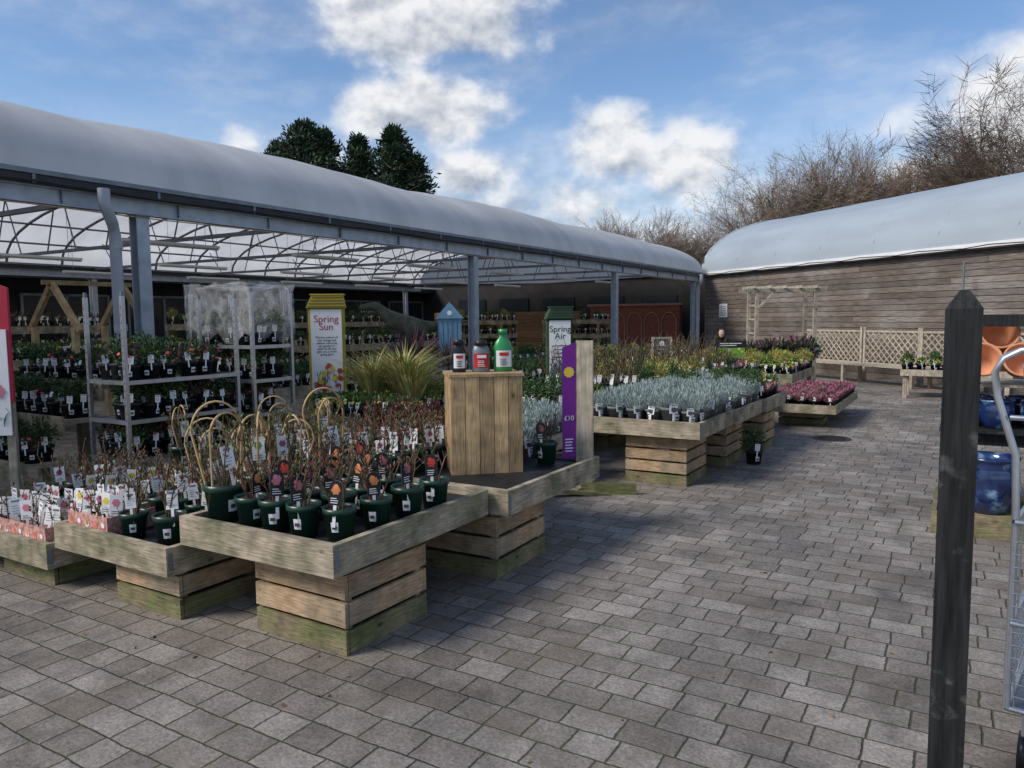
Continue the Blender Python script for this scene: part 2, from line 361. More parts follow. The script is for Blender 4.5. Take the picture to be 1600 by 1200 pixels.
b=MB();b.box(-.15,LW,-.14,.1,2.975,3.09,'white');b.box(-.15,LW,-.17,-.142,2.95,2.985,'gutter_dark')
b.tube([(i*.6,-.2,3.03-.02*(i%3)) for i in range(0,40)],.012,5,'gutter_dark')
b.box(0,.12,.121,8.1,0,2.95,'wood_wall');b.obj('eave_trim',parent=rb)
b=MB();b.box(.9,1.35,-.06,-.04,1.55,2.0,'label_white')
for i in range(5): b.box(.97,1.28,-.064,-.0605,1.62+i*.07,1.635+i*.07,'ink')
b.obj('wall_notice',WA,wr)
b=MB();b.tube([(10.4,-.4,0),(10.4,-.4,2.7)],.022,8,'galv_dark');b.obj('steel_pole',WA,wr)
def trellis(x0,x1,y,z0,z1):
    n=max(1,round((x1-x0)/1.8));w=(x1-x0)/n
    for k in range(n):
        a=x0+k*w;c=a+w
        b=MB()
        for xx in(a+.03,c-.03): b.box(xx-.035,xx+.035,y-.035,y+.035,0,z1+.08,'wood_pale')
        b.box(a+.066,c-.066,y-.02,y+.02,z0,z0+.04,'wood_pale');b.box(a+.066,c-.066,y-.02,y+.02,z1-.04,z1,'wood_pale')
        st=.17;h=z1-z0;i=-h
        while i<w:
            for sgn in(1,-1):
                xa,xb=i,i+h;za,zb=(z0,z1) if sgn>0 else (z1,z0)
                if xa<.06: zf=(.06-xa)/h;za=za+(zb-za)*zf;xa=.06
                if xb>w-.06: zf=(xb-(w-.06))/(xb-xa) if xb>xa else 0;zb=zb+(za-zb)*zf;xb=w-.06
                if xb-xa>.03: b.beam((a+xa,y+sgn*.008,za),(a+xb,y+sgn*.008,zb),.012,.028,'wood_pale')
            i+=st
        b.obj('trellis_panel',WA,wr)
trellis(5.9,8.0,-.75,.42,1.22);trellis(8.05,18,-.75,.42,1.22)
b=MB()
for i in range(4): b.box(6.2,12.2,-1.55+i*.15,-1.42+i*.15,.42,.45,'wood_pale')
for x in(6.3,8.2,10.2,12.1):
    for y in(-1.5,-1.0): b.box(x-.035,x+.035,y-.035,y+.035,0,.419,'wood_pale')
b.obj('staging_bench',WA,wr)
ga=MB();gm='wood_pale'
for x in(0,1.26):
    for y in(0,.55):
        ga.box(x-.035,x+.035,y-.035,y+.035,0,2.1,gm)
    for z in range(6): ga.box(x-.012,x+.012,.036,.514,.3+z*.3,.335+z*.3,gm)
for y in(-.02,.57): ga.box(-.22,1.48,y-.02,y+.02,2.1,2.18,gm)
for i in range(5): ga.box(-.1+i*.33,-.06+i*.33,-.18,.73,2.18,2.24,gm)
for sx,x in((1,0),(-1,1.26)): ga.beam((x,-.045,1.75),(x+sx*.35,-.045,2.09),.03,.04,gm)
ga.obj('garden_arch',(-3.90,16.8,0),math.atan2(.65,1.08))
# ---------------------------------------------------------------- display tables & crates
def table(x0,x1,y0,y1,z,h=.155,deck='tray',m='wood_table',legs=False):
    b=MB();t=.038
    b.box(x0,x1,y0,y0+t,z-h,z,m);b.box(x0+.002,x1-.002,y1-t,y1,z-h,z-.002,m)
    b.box(x0,x0+t,y0+t+.001,y1-t-.001,z-h,z-.004,m);b.box(x1-t,x1,y0+t+.001,y1-t-.001,z-h,z-.003,m)
    b.box(x0+t,x1-t,y0+t,y1-t,z-.075,z-.045,deck)
    for x in(x0,x1):
        sx=1 if x==x1 else -1
        b.box(x+.0*sx,x+.003*sx,y0+.01,y0+.035,z-h*.8,z-h*.2,'galv_dark')
    for i in range(3): b.box(x0+t,x1-t,y0+.15+i*(y1-y0-.35)/2,y0+.22+i*(y1-y0-.35)/2,z-h+.01,z-.08,'wood_moss')
    if legs:
        for x in(x0+.08,x1-.08):
            for y in(y0+.08,y1-.08): b.box(x-.035,x+.035,y-.035,y+.035,0,z-h+.01,m)
    return b.obj('plant_display_table')
def crate(x0,x1,y0,y1,h,n=3,tw=0.):
    b=MB();t=.022;cx,cy_=(x0+x1)/2,(y0+y1)/2;w,d=(x1-x0)/2,(y1-y0)/2;sh=h/n
    for i in range(n):
        z0=i*sh+.006;z1=(i+1)*sh-.014;m='wood_moss' if i==0 else 'wood_h'
        j=U(-.004,.004)
        b.box(-w,w,-d+j,-d+t+j,z0,z1,m);b.box(-w,w,d-t,d,z0,z1,m)
        b.box(-w,-w+t,-d+t+.006,d-t-.001,z0,z1-.002,m);b.box(w-t,w-.001+j*.3,-d+t+.006,d-t-.001,z0,z1-.003,m)
        for x in(-w+.03,w-.03): b.disc((x,-d+j-.001,(z0+z1)/2+.02),.004,'ink',(0,-1,0),6);b.disc((x,-d+j-.001,(z0+z1)/2-.025),.004,'ink',(0,-1,0),6)
    for x in(-w+t+.001,w-t-.041):
        for y in(-d+t+.006,d-t-.041): b.box(x,x+.04,y,y+.04,0.005,h-.004,'wood_h')
    for i in range(5): b.box(-w+.03,w-.03,-d+.05+i*(2*d-.1)/5,-d+.05+(i+.85)*(2*d-.1)/5,h-.0035,h+.012,'wood_h')
    return b.obj('wooden_crate',(cx,cy_,0),tw)
table(-3.52,-2.42,2.44,3.74,.58);crate(-3.09,-2.46,2.56,3.17,.41,3,math.radians(-1))
table(-3.45,-2.30,3.77,5.08,.575);crate(-3.05,-2.41,3.79,4.43,.405,3,math.radians(1.5))
table(-4.60,-3.53,2.36,3.6,.42);crate(-4.12,-3.55,2.44,2.98,.255,2)
table(-5.75,-4.62,2.32,3.4,.29);crate(-5.3,-4.7,2.4,2.95,.125,1)
table(-4.62,-3.47,3.78,5.05,.50);crate(-4.3,-3.7,3.9,4.5,.33)
table(-5.5,-4.65,3.7,4.9,.45);crate(-5.3,-4.8,3.9,4.4,.28)
table(-3.20,-2.04,6.70,7.86,.63);crate(-2.81,-2.2,6.82,7.45,.46,4)
table(-3.20,-2.00,7.88,8.98,.63);crate(-2.75,-2.13,7.93,8.59,.46,4)
table(-3.15,-1.96,9.0,10.1,.63);crate(-2.6,-1.99,9.05,9.6,.46,4)
table(-3.95,-3.28,5.75,6.85,.50);crate(-3.8,-3.4,5.9,6.4,.33)
table(-2.45,-1.5,11.2,13.6,.34,.12);crate(-2.35,-1.75,11.6,12.2,.21,2)
table(-5.95,-4.75,5.7,7.2,.60);crate(-5.6,-5.0,5.9,6.5,.43)
table(-4.70,-3.6,7.0,8.2,.60);crate(-4.4,-3.8,7.2,7.8,.43)
for y in(8.3,9.6,10.9,12.2): table(-4.65,-3.35,y,y+1.2,.62);crate(-4.3,-3.7,y+.1,y+.7,.45)
for y in(10.3,): table(-3.2,-2.4,y,y+.85,.6,legs=True)
table(-3.3,-2.5,13.4,15.6,.6,legs=True);table(-4.6,-3.5,13.6,15.8,.6,legs=True)
table(-3.9,-2.7,16.0,16.7,.55,legs=True)
table(-1.05,.75,16.15,17.0,.55,.12,legs=True,m='wood_pale')
b=MB();b.ob((-2.95,6.0,.04),(.62,.09,.03),'wood_moss',(0,.12,.65));b.ob((-2.72,6.2,.055),(.5,.02,.11),'wood_moss',(0,0,.4));b.ob((-3.0,6.25,.05),(.09,.5,.025),'wood_h',(0,0,.1));b.obj('broken_timber_frame')
pd=empty('wooden_pedestal',(-2.93,4.47,.53),math.radians(45-3))
b=MB();w=.25;dp=.2;H=.67
n=5
for i in range(n):
    a=-w+2*w*i/n;c=-w+2*w*(i+1)/n-.004;b.box(a,c,-dp-U(0,.003),-dp+.018,0,H-U(0,.004),'wood_v');b.box(a,c,dp-.018,dp,0,H,'wood_v')
for i in range(4):
    a=-dp+.02+(2*dp-.04)*i/4;c=a+(2*dp-.04)/4-.003
    b.box(w-.018,w,a,c,0,H-.001,'wood_v');b.box(-w,-w+.018,a,c,0,H-.001,'wood_v')
b.box(-w-.01,w+.01,-dp-.01,dp+.01,H+.001,H+.022,'wood_v');b.obj('box',parent=pd)
px,py,pz=-2.93,4.47,.53+H+.022
a0=math.radians(42);ax=Vector((math.cos(a0),math.sin(a0),0))
def bottle(off,prof,body,cap,lab,nm,handle=False,sx=1,sy=.6):
    b=MB();b.lathe((0,0,0),prof,16,body,sx=sx,sy=sy)
    zt=prof[-1][1];rt=prof[-1][0]
    b.lathe((0,0,0),[(0,zt+.03),(rt+.008,zt+.03),(rt+.008,zt-.004),(rt,zt-.004)][::-1],14,cap)
    rb=prof[2][0];h=prof[3][1]
    for i in range(7):
        t0=math.radians(-90-52+i*15);t1=t0+math.radians(15);r=rb+.0025
        b.add([(r*math.cos(t0)*sx,r*math.sin(t0)*sy,h*.2),(r*math.cos(t1)*sx,r*math.sin(t1)*sy,h*.2),(r*math.cos(t1)*sx,r*math.sin(t1)*sy,h*.88),(r*math.cos(t0)*sx,r*math.sin(t0)*sy,h*.88)],[(0,1,2,3)],lab)
    b.box(-rb*.5,rb*.5,-rb*sy-.006,-rb*sy-.003,h*.66,h*.80,'red_label' if lab!='red_label' else 'label_white')
    for k in range(4): b.box(-rb*.45,rb*U(.2,.45),-rb*sy-.006,-rb*sy-.003,h*(.27+k*.08),h*(.30+k*.08),'ink' if lab!='red_label' else 'label_white')
    if handle: b.tube([(rb*.5,0,h*1.0),(rb*.95,0,h*.95),(rb*1.0,0,h*.75)],.011,8,body)
    p=Vector((px,py,pz))+ax*off;b.obj(nm,p,a0)
bottle(.15,[(0,0),(.06,0),(.066,.01),(.066,.17),(.055,.21),(.025,.245),(.024,.27)],'bottle_green','bottle_green','label_white','plant_feed_bottle',True)
bottle(-.01,[(0,0),(.06,0),(.064,.01),(.064,.15),(.05,.18),(.035,.19)],'galv_dark','bottle_dark','red_label','plant_feed_tub')
bottle(-.165,[(0,0),(.045,0),(.048,.01),(.048,.15),(.04,.18),(.03,.2)],'bottle_dark','bottle_dark','label_white','weedkiller_bottle')
# ---------------------------------------------------------------- plants (templates)
T={}
def pot(b,r,h,m,soil=True):
    b.lathe((0,0,0),[(0,0),(r*.76,0),(r*.95,h*.82),(r*1.04,h*.83),(r*1.05,h),(r*.96,h),(r*.93,h*.9)],16,m)
    b.disc((0,0,h*.9),r*.94,'soil',(0,0,1),12)
def tag(b,x,y,z,w,h,st,tilt=0):
    M=Matrix.Translation((x,y,z))@Euler((U(-.25,.05),U(-.12,.12),U(-.5,.5)+tilt)).to_matrix().to_4x4()
    t=.0012
    if st in('black','red','orange'):
        pr=[(-w/2,0),(w/2,0),(w/2,h*.7)]+[(w/2*math.cos(a*math.pi/8),h*.7+h*.3*math.sin(a*math.pi/8)) for a in range(1,8)]+[(-w/2,h*.7)]
        b.add([M@Vector((p[0],-t,p[1])) for p in pr],[tuple(range(len(pr)))],'label_black')
        b.add([M@Vector((p[0],t,p[1])) for p in pr],[tuple(range(len(pr)))[::-1]],'label_white')
        c={'black':'pink','red':'red','orange':'orange'}[st]
        for k in range(3):
            b.disc(M@Vector((U(-.12,.12)*w,-t-.001-k*.0006,h*(.60+.08*k))),w*(.38-.09*k),c,M.to_3x3()@Vector((0,-1,0)),6,.25)
        for k in range(3): b.box(-w*.34,w*U(.1,.34),-t-.003,-t-.001,h*(.08+k*.09),h*(.11+k*.09),'label_white',M)
    else:
        b.box(-w/2,w/2,-t,t,0,h,'label_white',M)
        if st=='white':
            for k in range(4): b.box(-w*.36,w*U(0,.36),-t-.001,-t-.0003,h*(.2+k*.13),h*(.225+k*.13),'galv_dark',M)
            b.box(-w*.3,w*.3,-t-.001,-t-.0003,h*.80,h*.9,'galv_dark',M)
        else:
            c={'yel':'yellow','pink':'pink','grn':'green_lab','pur':'heather'}[st]
            b.disc(M@Vector((0,-t-.001,h*.62)),w*.36,c,M.to_3x3()@Vector((0,-1,0)),6,.25)
            for k in range(2): b.box(-w*.34,w*U(.1,.34),-t-.001,-t-.0004,h*(.08+k*.1),h*(.12+k*.1),'galv_dark',M)
    b.box(-w*.12,w*.12,-t*.6,t*.6,-h*.9,0,'label_white',M)
def sticker(b,r,h):
    a=U(-.4,.4)-math.pi/2
    for k in range(2):
        t0=a-.25+k*.25;t1=t0+.25;rr=r*.93+.002;rl=r*.84+.002
        b.add([(rl*math.cos(t0),rl*math.sin(t0),h*.3),(rl*math.cos(t1),rl*math.sin(t1),h*.3),(rr*math.cos(t1),rr*math.sin(t1),h*.62),(rr*math.cos(t0),rr*math.sin(t0),h*.62)],[(0,1,2,3)],'label_white')
    t0=a;rr=r*.89+.004
    b.box(-.012,.012,-.0006,.0006,h*.4,h*.5,'ink',Matrix.Translation((rr*math.cos(t0),rr*math.sin(t0),0))@Euler((0,0,a+math.pi/2)).to_matrix().to_4x4())
def canes(b,h0,h1,n,rs,m='stem',spread=.1,leafn=6,lm=('bud_red','leaf')):
    for i in range(n):
        a=U(0,6.28);r=U(.005,.03);p=Vector((r*math.cos(a),r*math.sin(a),h0));q=p.copy();pts=[p.copy()];d=Vector((math.cos(a)*U(.1,.5),math.sin(a)*U(.1,.5),1)).normalized()
        L_=U(.6,1)*(h1-h0);sg=4
        for k in range(sg):
            d=(d+Vector((U(-.2,.2),U(-.2,.2),U(-.05,.1)))).normalized();q=q+d*L_/sg;pts.append(q.copy())
            if k>=1:
                dd=(d+Vector((U(-1,1),U(-1,1),U(0,.6)))).normalized();e=q+dd*U(.03,.08);b.tube([q,e],[rs*.6,rs*.35],4,m)
                for _ in range(2): b.leaf(e,dd+Vector((U(-.6,.6),U(-.6,.6),U(0,.8))),U(.012,.03),U(.008,.016),random.choice(lm))
        b.tube(pts,[rs,rs*.9,rs*.8,rs*.7,rs*.5],5,m)
        for _ in range(leafn): b.leaf(random.choice(pts[2:]),(U(-1,1),U(-1,1),U(0,1)),U(.015,.03),U(.008,.018),random.choice(lm))
def hoop(b,z0,h,w,m='cane',r=.006,rz=0):
    for k in range(2):
        ry=rz+k*U(.2,1.2);cs,sn=math.cos(ry),math.sin(ry);hh=h*U(.85,1);ww=w*U(.75,1.1);sk=U(-.03,.03)
        pts=[(-ww*cs*.7,-ww*sn*.7,z0)]+[(ww*math.cos(t)*cs+sk,ww*math.cos(t)*sn,z0+hh-ww*1.2+ww*1.2*math.sin(t)) for t in [math.pi*(1-j/12) for j in range(13)]]+[(ww*cs*.7,ww*sn*.7,z0)]
        b.tube(pts,r,6,m)
def tmpl(name,fn,nv):
    T[name]=[]
    for i in range(nv):
        b=MB();fn(b,i);T[name].append(b.mesh(name))
def f_rose(b,i):
    r=.083;h=.165;pot(b,r,h,'pot_green');canes(b,h*.9,h+U(.14,.22),6,.005,random.choice(['stem','stem_red','stem']),lm=('bud_red','leaf','stem'),leafn=3)
    tag(b,U(-.03,.03),-.07,h+.025,.068,.125,['black','red','orange','black','red','orange','black','orange'][i]);sticker(b,r,h)
tmpl('potted_rose',f_rose,8)
def f_rose2(b,i):
    r=.083;h=.165;pot(b,r,h,'pot_green');canes(b,h*.9,h+U(.16,.26),7,.005,'stem',lm=('bud_red','leaf','stem'),leafn=3)
    tag(b,U(-.03,.03),-.06,h+.035,.062,.10,['yel','white','pink','white','white','pur'][i]);sticker(b,r,h)
tmpl('potted_patio_rose',f_rose2,6)
def f_climb(b,i):
    r=.10;h=.19;pot(b,r,h,'pot_green');canes(b,h*.9,h+.32,9,.0045,'stem',lm=('leaf','leaf_lime','stem'),leafn=7);hoop(b,h*.9,U(.34,.46),.11,rz=U(0,3))
    tag(b,U(-.04,.04),-.08,h+.08,.062,.12,['grn','white','pur','white'][i]);sticker(b,r,h)
tmpl('potted_climber',f_climb,4)
def f_lav(b,i):
    r=.085;h=.135;pot(b,r,h,'pot_grey')
    for k in range(420):
        a=U(0,6.28);q=R()**.5;x,y=q*.115*math.cos(a),q*.115*math.sin(a)
        b.leaf((x*.8,y*.8,h*.9+U(0,.13)*(1.1-q*.4)),(x*4,y*4,U(.5,1.2)),U(.03,.06),.0075,'leaf_silver')
    tag(b,.0,-.085,h*.68,.07,.075,'white');b.disc((0.0,-.096,h*.9),.02,'ink',(0,-1,0),8);sticker(b,r,h)
tmpl('potted_lavender',f_lav,4)
def f_heath(b,i):
    r=.07;h=.11;pot(b,r,h,'pot_black');ms=[['heather','leaf_purple','heather'],['leaf_purple','leaf_dark','heather'],['heather','leaf','heather']][i]
    for k in range(230):
        a=U(0,6.28);q=R()**.5;b.leaf((q*.09*math.cos(a),q*.09*math.sin(a),h*.9+U(0,.09)),(q*math.cos(a),q*math.sin(a),1),U(.02,.05),.009,random.choice(ms))
    tag(b,0,-.06,h+.0,.04,.06,['yel','pink','white'][i])
tmpl('potted_heather',f_heath,3)
def mk_shrub(ms,h,rr,n,ll,lw,pm='pot_black',fl=None,nf=0,tg='white'):
    def f(b,i):
        r=.08;hh=.13;pot(b,r,hh,pm)
        for k in range(5): b.tube([(0,0,hh*.8),(U(-.6,.6)*rr,U(-.6,.6)*rr,hh+h*.6)],.004,4,'stem')
        for k in range(4):
            c=(U(-.35,.35)*rr,U(-.35,.35)*rr,hh+h*U(.3,.7));b.clump(c,(rr*.7,rr*.7,h*.36),n//4,ll,lw,ms,shell=.3)
        for k in range(n//12): b.leaf((U(-.5,.5)*rr,U(-.5,.5)*rr,hh+h*U(.6,1.05)),(U(-.4,.4),U(-.4,.4),1),ll*1.1,lw,random.choice(ms))
        if fl:
            for k in range(nf):
                d=Vector((random.gauss(0,1),random.gauss(0,1),abs(random.gauss(0,1))+.2)).normalized();b.disc((d.x*rr,d.y*rr,hh+h*.45+d.z*h*.5),.016,fl,d+Vector((0,-.5,.3)),5,.2)
        tag(b,U(-.03,.03),-.09,hh+.01,.045,.065,tg);sticker(b,r,hh)
    return f
tmpl('potted_shrub',mk_shrub(['leaf','leaf_dark'],.2,.12,300,.033,.017),3)
tmpl('potted_golden_shrub',mk_shrub(['leaf_lime','leaf_yel','leaf_yel'],.24,.13,320,.033,.015,tg='yel'),3)
tmpl('potted_photinia',mk_shrub(['leaf_red','leaf_purple','leaf_dark'],.3,.14,260,.045,.018),2)
tmpl('potted_primrose',mk_shrub(['leaf','leaf_lime','leaf'],.1,.09,130,.05,.024,fl='yellow',nf=11,tg='grn'),3)
tmpl('potted_white_bedding',mk_shrub(['leaf','leaf_dark'],.1,.09,110,.05,.022,fl='label_white',nf=8,tg='white'),2)
tmpl('potted_red_bedding',mk_shrub(['leaf_dark','leaf_purple','leaf'],.13,.10,150,.042,.022,fl='red',nf=3,tg='white'),3)
tmpl('potted_foliage_plant',mk_shrub(['leaf_dark','leaf_dark','leaf_purple'],.3,.2,240,.09,.04,tg='pink'),2)
def f_twig(b,i):
    pot(b,.1,.18,'pot_black');canes(b,.16,.7,8,.006,'stem',lm=('leaf_purple','stem','stem'),leafn=6);tag(b,0,-.08,.2,.05,.08,'white')
tmpl('potted_twiggy_shrub',f_twig,3)
def f_grass(b,i):
    pot(b,.12,.2,'pot_black')
    for k in range(300):
        a=U(0,6.28);q=U(.02,.09);d=Vector((math.cos(a)*U(.1,.9),math.sin(a)*U(.1,.9),1)).normalized();l=U(.35,.62);p=Vector((q*math.cos(a),q*math.sin(a),.18));w=Vector((-math.sin(a),math.cos(a),0))*.0045
        p1=p+d*l*.55;p2=p1+(d+Vector((math.cos(a)*.6,math.sin(a)*.6,-.45))).normalized()*l*.5;gm_='straw' if k%3 else 'leaf_lime'
        b.add([p-w,p+w,p1+w,p1-w],[(0,1,2,3)],gm_);b.add([p1-w,p1+w,p2],[(0,1,2)],gm_)
tmpl('potted_ornamental_grass',f_grass,2)
def f_cord(b,i):
    pot(b,.12,.2,'pot_black')
    for k in range(70):
        a=U(0,6.28);e=U(.1,1.4);d=Vector((math.cos(a)*math.cos(e),math.sin(a)*math.cos(e),math.sin(e)));b.leaf((0,0,.3+U(0,.12)),d,U(.4,.55),.03,'leaf_purple')
    b.tube([(0,0,.18),(0,0,.42)],.02,6,'stem')
tmpl('potted_cordyline',f_cord,1)
def P(name,x,y,z,sc=None,rz=None):
    me=random.choice(T[name]);ang=math.atan2(x,y)*-1
    return put(me,name,(x,y,z),(ang*1.0+U(-.4,.4)) if rz is None else rz,None,sc or U(.9,1.1))
def grid(name,x0,x1,y0,y1,z,dx,dy=None,jit=.02,skip=0.03,sc=None):
    dy=dy or dx;names=name if isinstance(name,(list,tuple)) else [name]
    nx=max(1,int((x1-x0)/dx+.5));ny=max(1,int((y1-y0)/dy+.5))
    for i in range(nx+1):
        for j in range(ny+1):
            if R()<skip: continue
            P(random.choice(names),x0+(x1-x0)*i/nx+U(-jit,jit),y0+(y1-y0)*j/ny+U(-jit,jit),z,sc*U(.85,1.12) if sc else None)
dk=.536
for i,x in enumerate([-3.16,-2.97,-2.78]): P('potted_rose',x+U(-.01,.01),2.60+U(0,.02),dk)
for (x,y) in[(-2.585,2.66),(-2.56,2.9),(-2.55,3.14),(-2.55,3.38),(-2.76,2.84),(-2.78,3.06),(-2.8,3.3),(-2.98,2.84),(-3.0,3.05),(-3.0,3.28),(-3.18,2.86),(-3.2,3.1),(-3.2,3.3),(-3.2,3.52)]: P('potted_rose',x,y,dk)
P('potted_climber',-3.38,2.62,dk);P('potted_climber',-3.4,2.88,dk);P('potted_climber',-3.41,3.14,dk);P('potted_climber',-3.4,3.42,dk)
for x,y in[(-4.02,2.50),(-3.72,2.52),(-3.62,2.74)]: P('potted_patio_rose',x,y,.376)
grid('potted_patio_rose',-4.2,-3.65,2.8,3.45,.376,.2)
for x,y in[(-3.9,2.95),(-3.7,3.2),(-4.05,3.3)]: P('potted_climber',x,y,.376,1.05)
def ctray(x0,x1,y0,y1,z,h):
    b=MB();b.box(x0,x1,y0,y0+.006,z,z+h,'pinkbox');b.box(x1-.006,x1,y0+.007,y1,z,z+h-.001,'pinkbox');b.box(x0,x1-.007,y0+.007,y1,z,z+.01,'pinkbox')
    n=int((x1-x0)/.075)
    for i in range(n):
        for k in range(2): b.disc((x0+.04+i*(x1-x0)/n,y0-.002-k*.001,z+h*(.5+.06*k)),.026-.008*k,['orange','pink','label_white'][(i+k)%3],(0,-1,0),7,.2)
    return b.obj('cardboard_plant_tray')
ctray(-4.55,-4.15,2.42,2.8,.378,.11)
for i in range(9):
    b=MB();tag(b,0,0,0,.07,.12,random.choice(['yel','pink','white','pur']));canes(b,-.08,.12,2,.004,'stem');b.obj('bare_root_rose',(-4.52+(i%5)*.09,2.48+(i//5)*.13,.378+.11),U(.1,.6))
ctray(-5.6,-4.7,2.36,2.75,.246,.12)
for i in range(22):
    b=MB();tag(b,0,0,0,.075,.125,random.choice(['white','white','white','pink']));canes(b,-.1,.16,2,.005,'stem');b.obj('bare_root_rose',(-5.55+(i%8)*.12+U(-.02,.02),2.45+(i//8)*.16,.35),U(.1,.7))
grid('potted_patio_rose',-5.6,-4.75,2.95,3.3,.25,.2)
P('potted_rose',-2.62,4.84,.53,1.0);grid('potted_patio_rose',-3.32,-3.3,3.95,4.9,.53,.2)
P('potted_lavender',-2.85,4.97,.53);P('potted_lavender',-3.05,5.0,.53)
grid(['potted_patio_rose','potted_patio_rose','potted_rose'],-4.5,-3.6,3.9,4.9,.456,.2,jit=.03)
P('potted_climber',-4.45,3.95,.456);P('potted_climber',-4.4,4.4,.456)
grid(['potted_climber','potted_patio_rose','potted_patio_rose','potted_patio_rose'],-5.4,-4.8,3.8,4.8,.406,.26)
grid(['potted_photinia'],-4.3,-3.4,4.9,5.3,.45,.26)
b=MB();b.box(-4.6,-3.3,5.12,5.5,.35,.44,'wood_table');
for x in(-4.5,-3.4): b.box(x-.04,x+.04,5.2,5.4,0,.35,'wood_table')
b.obj('low_bench')
grid('potted_lavender',-3.1,-2.17,6.84,7.74,.586,.19,sc=1.1)
grid('potted_lavender',-3.1,-2.13,8.0,8.6,.586,.2,sc=1.1);grid(['potted_shrub','potted_lavender'],-3.1,-2.13,8.7,8.86,.586,.19)
grid(['potted_shrub','potted_lavender','potted_heather','potted_primrose'],-3.05,-2.1,9.12,9.98,.586,.2)
grid('potted_lavender',-3.85,-3.4,5.87,6.72,.456,.2,sc=1.1)
grid('potted_heather',-2.35,-1.6,11.3,13.5,.296,.17)
grid(['potted_heather','potted_primrose'],-3.1,-2.5,10.4,11.05,.556,.17)
grid(['potted_primrose','potted_golden_shrub','potted_heather'],-3.2,-2.6,13.5,15.5,.556,.24)
grid(['potted_shrub','potted_golden_shrub','potted_heather','potted_primrose'],-4.5,-3.6,13.7,15.6,.556,.26)
grid(['potted_golden_shrub','potted_shrub','potted_primrose'],-4.5,-3.5,9.7,10.7,.576,.25);grid(['potted_shrub','potted_golden_shrub','potted_twiggy_shrub','potted_heather'],-4.5,-3.5,11,13.2,.576,.27)
grid(['potted_twiggy_shrub'],-4.5,-3.6,8.4,9.3,.576,.32,jit=.05)
grid(['potted_primrose','potted_shrub','potted_lavender'],-4.6,-3.7,7.1,8.1,.556,.2)
grid(['potted_primrose'],-5.85,-4.85,5.82,6.1,.556,.18);grid(['potted_primrose','potted_golden_shrub'],-5.85,-4.85,6.4,7.1,.556,.2)
for x,y,s in[(-5.6,6.35,1.15),(-5.25,6.45,1.25),(-5.0,6.3,1.0),(-5.45,6.7,1.2)]: P('potted_ornamental_grass',x,y,.556,s)
grid('potted_foliage_plant',-3.8,-2.8,16.1,16.6,.506,.32,sc=1.2)
grid(['potted_primrose','potted_shrub'],-.95,.65,16.3,16.85,.51,.22)
P('potted_shrub',-1.92,8.26,0,1.15);P('potted_cordyline',-6.6,8.3,.6,1.1);P('potted_cordyline',-6.2,8.6,.6,.9)
b=MB();b.box(-6.9,-6.0,8.0,9.2,.5,.6,'wood_table')
for x in(-6.8,-6.1):
    for y in(8.1,9.1): b.box(x-.04,x+.04,y-.04,y+.04,0,.5,'wood_table')
b.obj('plant_bench')
def bench(x0,x1,y0,y1,names,z=.6,tiers=1,d=.24,skip=.08):
    b=MB()
    for k in range(tiers):
        zz=z+k*.45
        b.box(x0,x1,y0,y1,zz-.05,zz,'wood_table');b.box(x0-.02,x1+.02,y0-.025,y0-.001,zz-.11,zz+.03,'wood_table');b.box(x1+.001,x1+.025,y0,y1,zz-.11,zz+.03,'wood_table')
        grid(names,x0+.12,x1-.1,y0+.1,y1-.1,zz,d,skip=skip)
    for x in(x0+.03,x1-.03):
        for y in(y0+.03,y1-.03): b.box(x-.03,x+.03,y-.03,y+.03,0,z+(tiers-1)*.45-.05,'wood_table')
    b.obj('potting_bench')
mixA=['potted_shrub','potted_shrub','potted_primrose','potted_white_bedding'];mixB=['potted_golden_shrub','potted_shrub','potted_shrub','potted_primrose']
bench(-7.3,-6.4,7.2,7.9,['potted_golden_shrub','potted_primrose'])
bench(-6.3,-5.4,9.6,11.6,mixA,.62);bench(-6.4,-5.2,12.2,15,mixB,.65,d=.3);bench(-6.3,-5.3,15.6,17.0,mixA,.65,d=.3)
bench(-9.6,-8.4,6.2,9.2,mixA,.6);bench(-9.4,-8.2,12,15.5,mixB,.6,d=.3);bench(-9.6,-8.4,16.5,20,mixA,.65,d=.33)
bench(-12.4,-11.2,5,9,['potted_white_bedding','potted_primrose'],.6,2,d=.3);bench(-12.2,-11,11,16,mixA,.6,2,d=.35)
bench(-16,-15,3,9,['potted_white_bedding','potted_red_bedding'],.6,3,d=.4);bench(-16,-15,11,18,mixB,.6,3,d=.4)
bench(-5.6,-4.6,19.3,21.3,mixA,.6,1,d=.3);bench(-12,-10,22,23,mixA,.6,3,d=.4);bench(-15.5,-13,21,22,mixB,.6,3,d=.4)
def rack(x0,x1,y0,y1,h,shelves,names,zt=None,d=.19,wood=False):
    b=MB();m='steel'
    for x in(x0,x1):
        for y in(y0,y1):
            b.box(x-.015,x+.015,y-.015,y+.015,.12,h,m)
            b.box(x-.010,x+.010,y-.010,y+.010,h,h+.04,'galv_dark')
            for k in range(int((h-.2)/.06)): b.box(x-.004,x+.004,y-.0158,y-.0152,.2+k*.06,.22+k*.06,'ink')
            b.tube([(x-.02,y,.06),(x+.02,y,.06)],.055,12,'label_black',True)
    b.box(x0,x1,y0,y1,.125,.16,'galv_dark')
    for z in shelves:
        b.box(x0+.016,x1-.016,y0+.016,y1-.016,z-.012,z,'galv_dark')
        for y in(y0,y1): b.box(x0+.016,x1-.016,y-.010,y+.010,z-.025,z+.008,m)
        for x in(x0,x1): b.box(x-.010,x+.010,y0+.016,y1-.016,z-.025,z+.008,m)
        grid(names,x0+.1,x1-.1,y0+.1,y1-.1,z,d,skip=.12)
    return b.obj('plant_trolley')
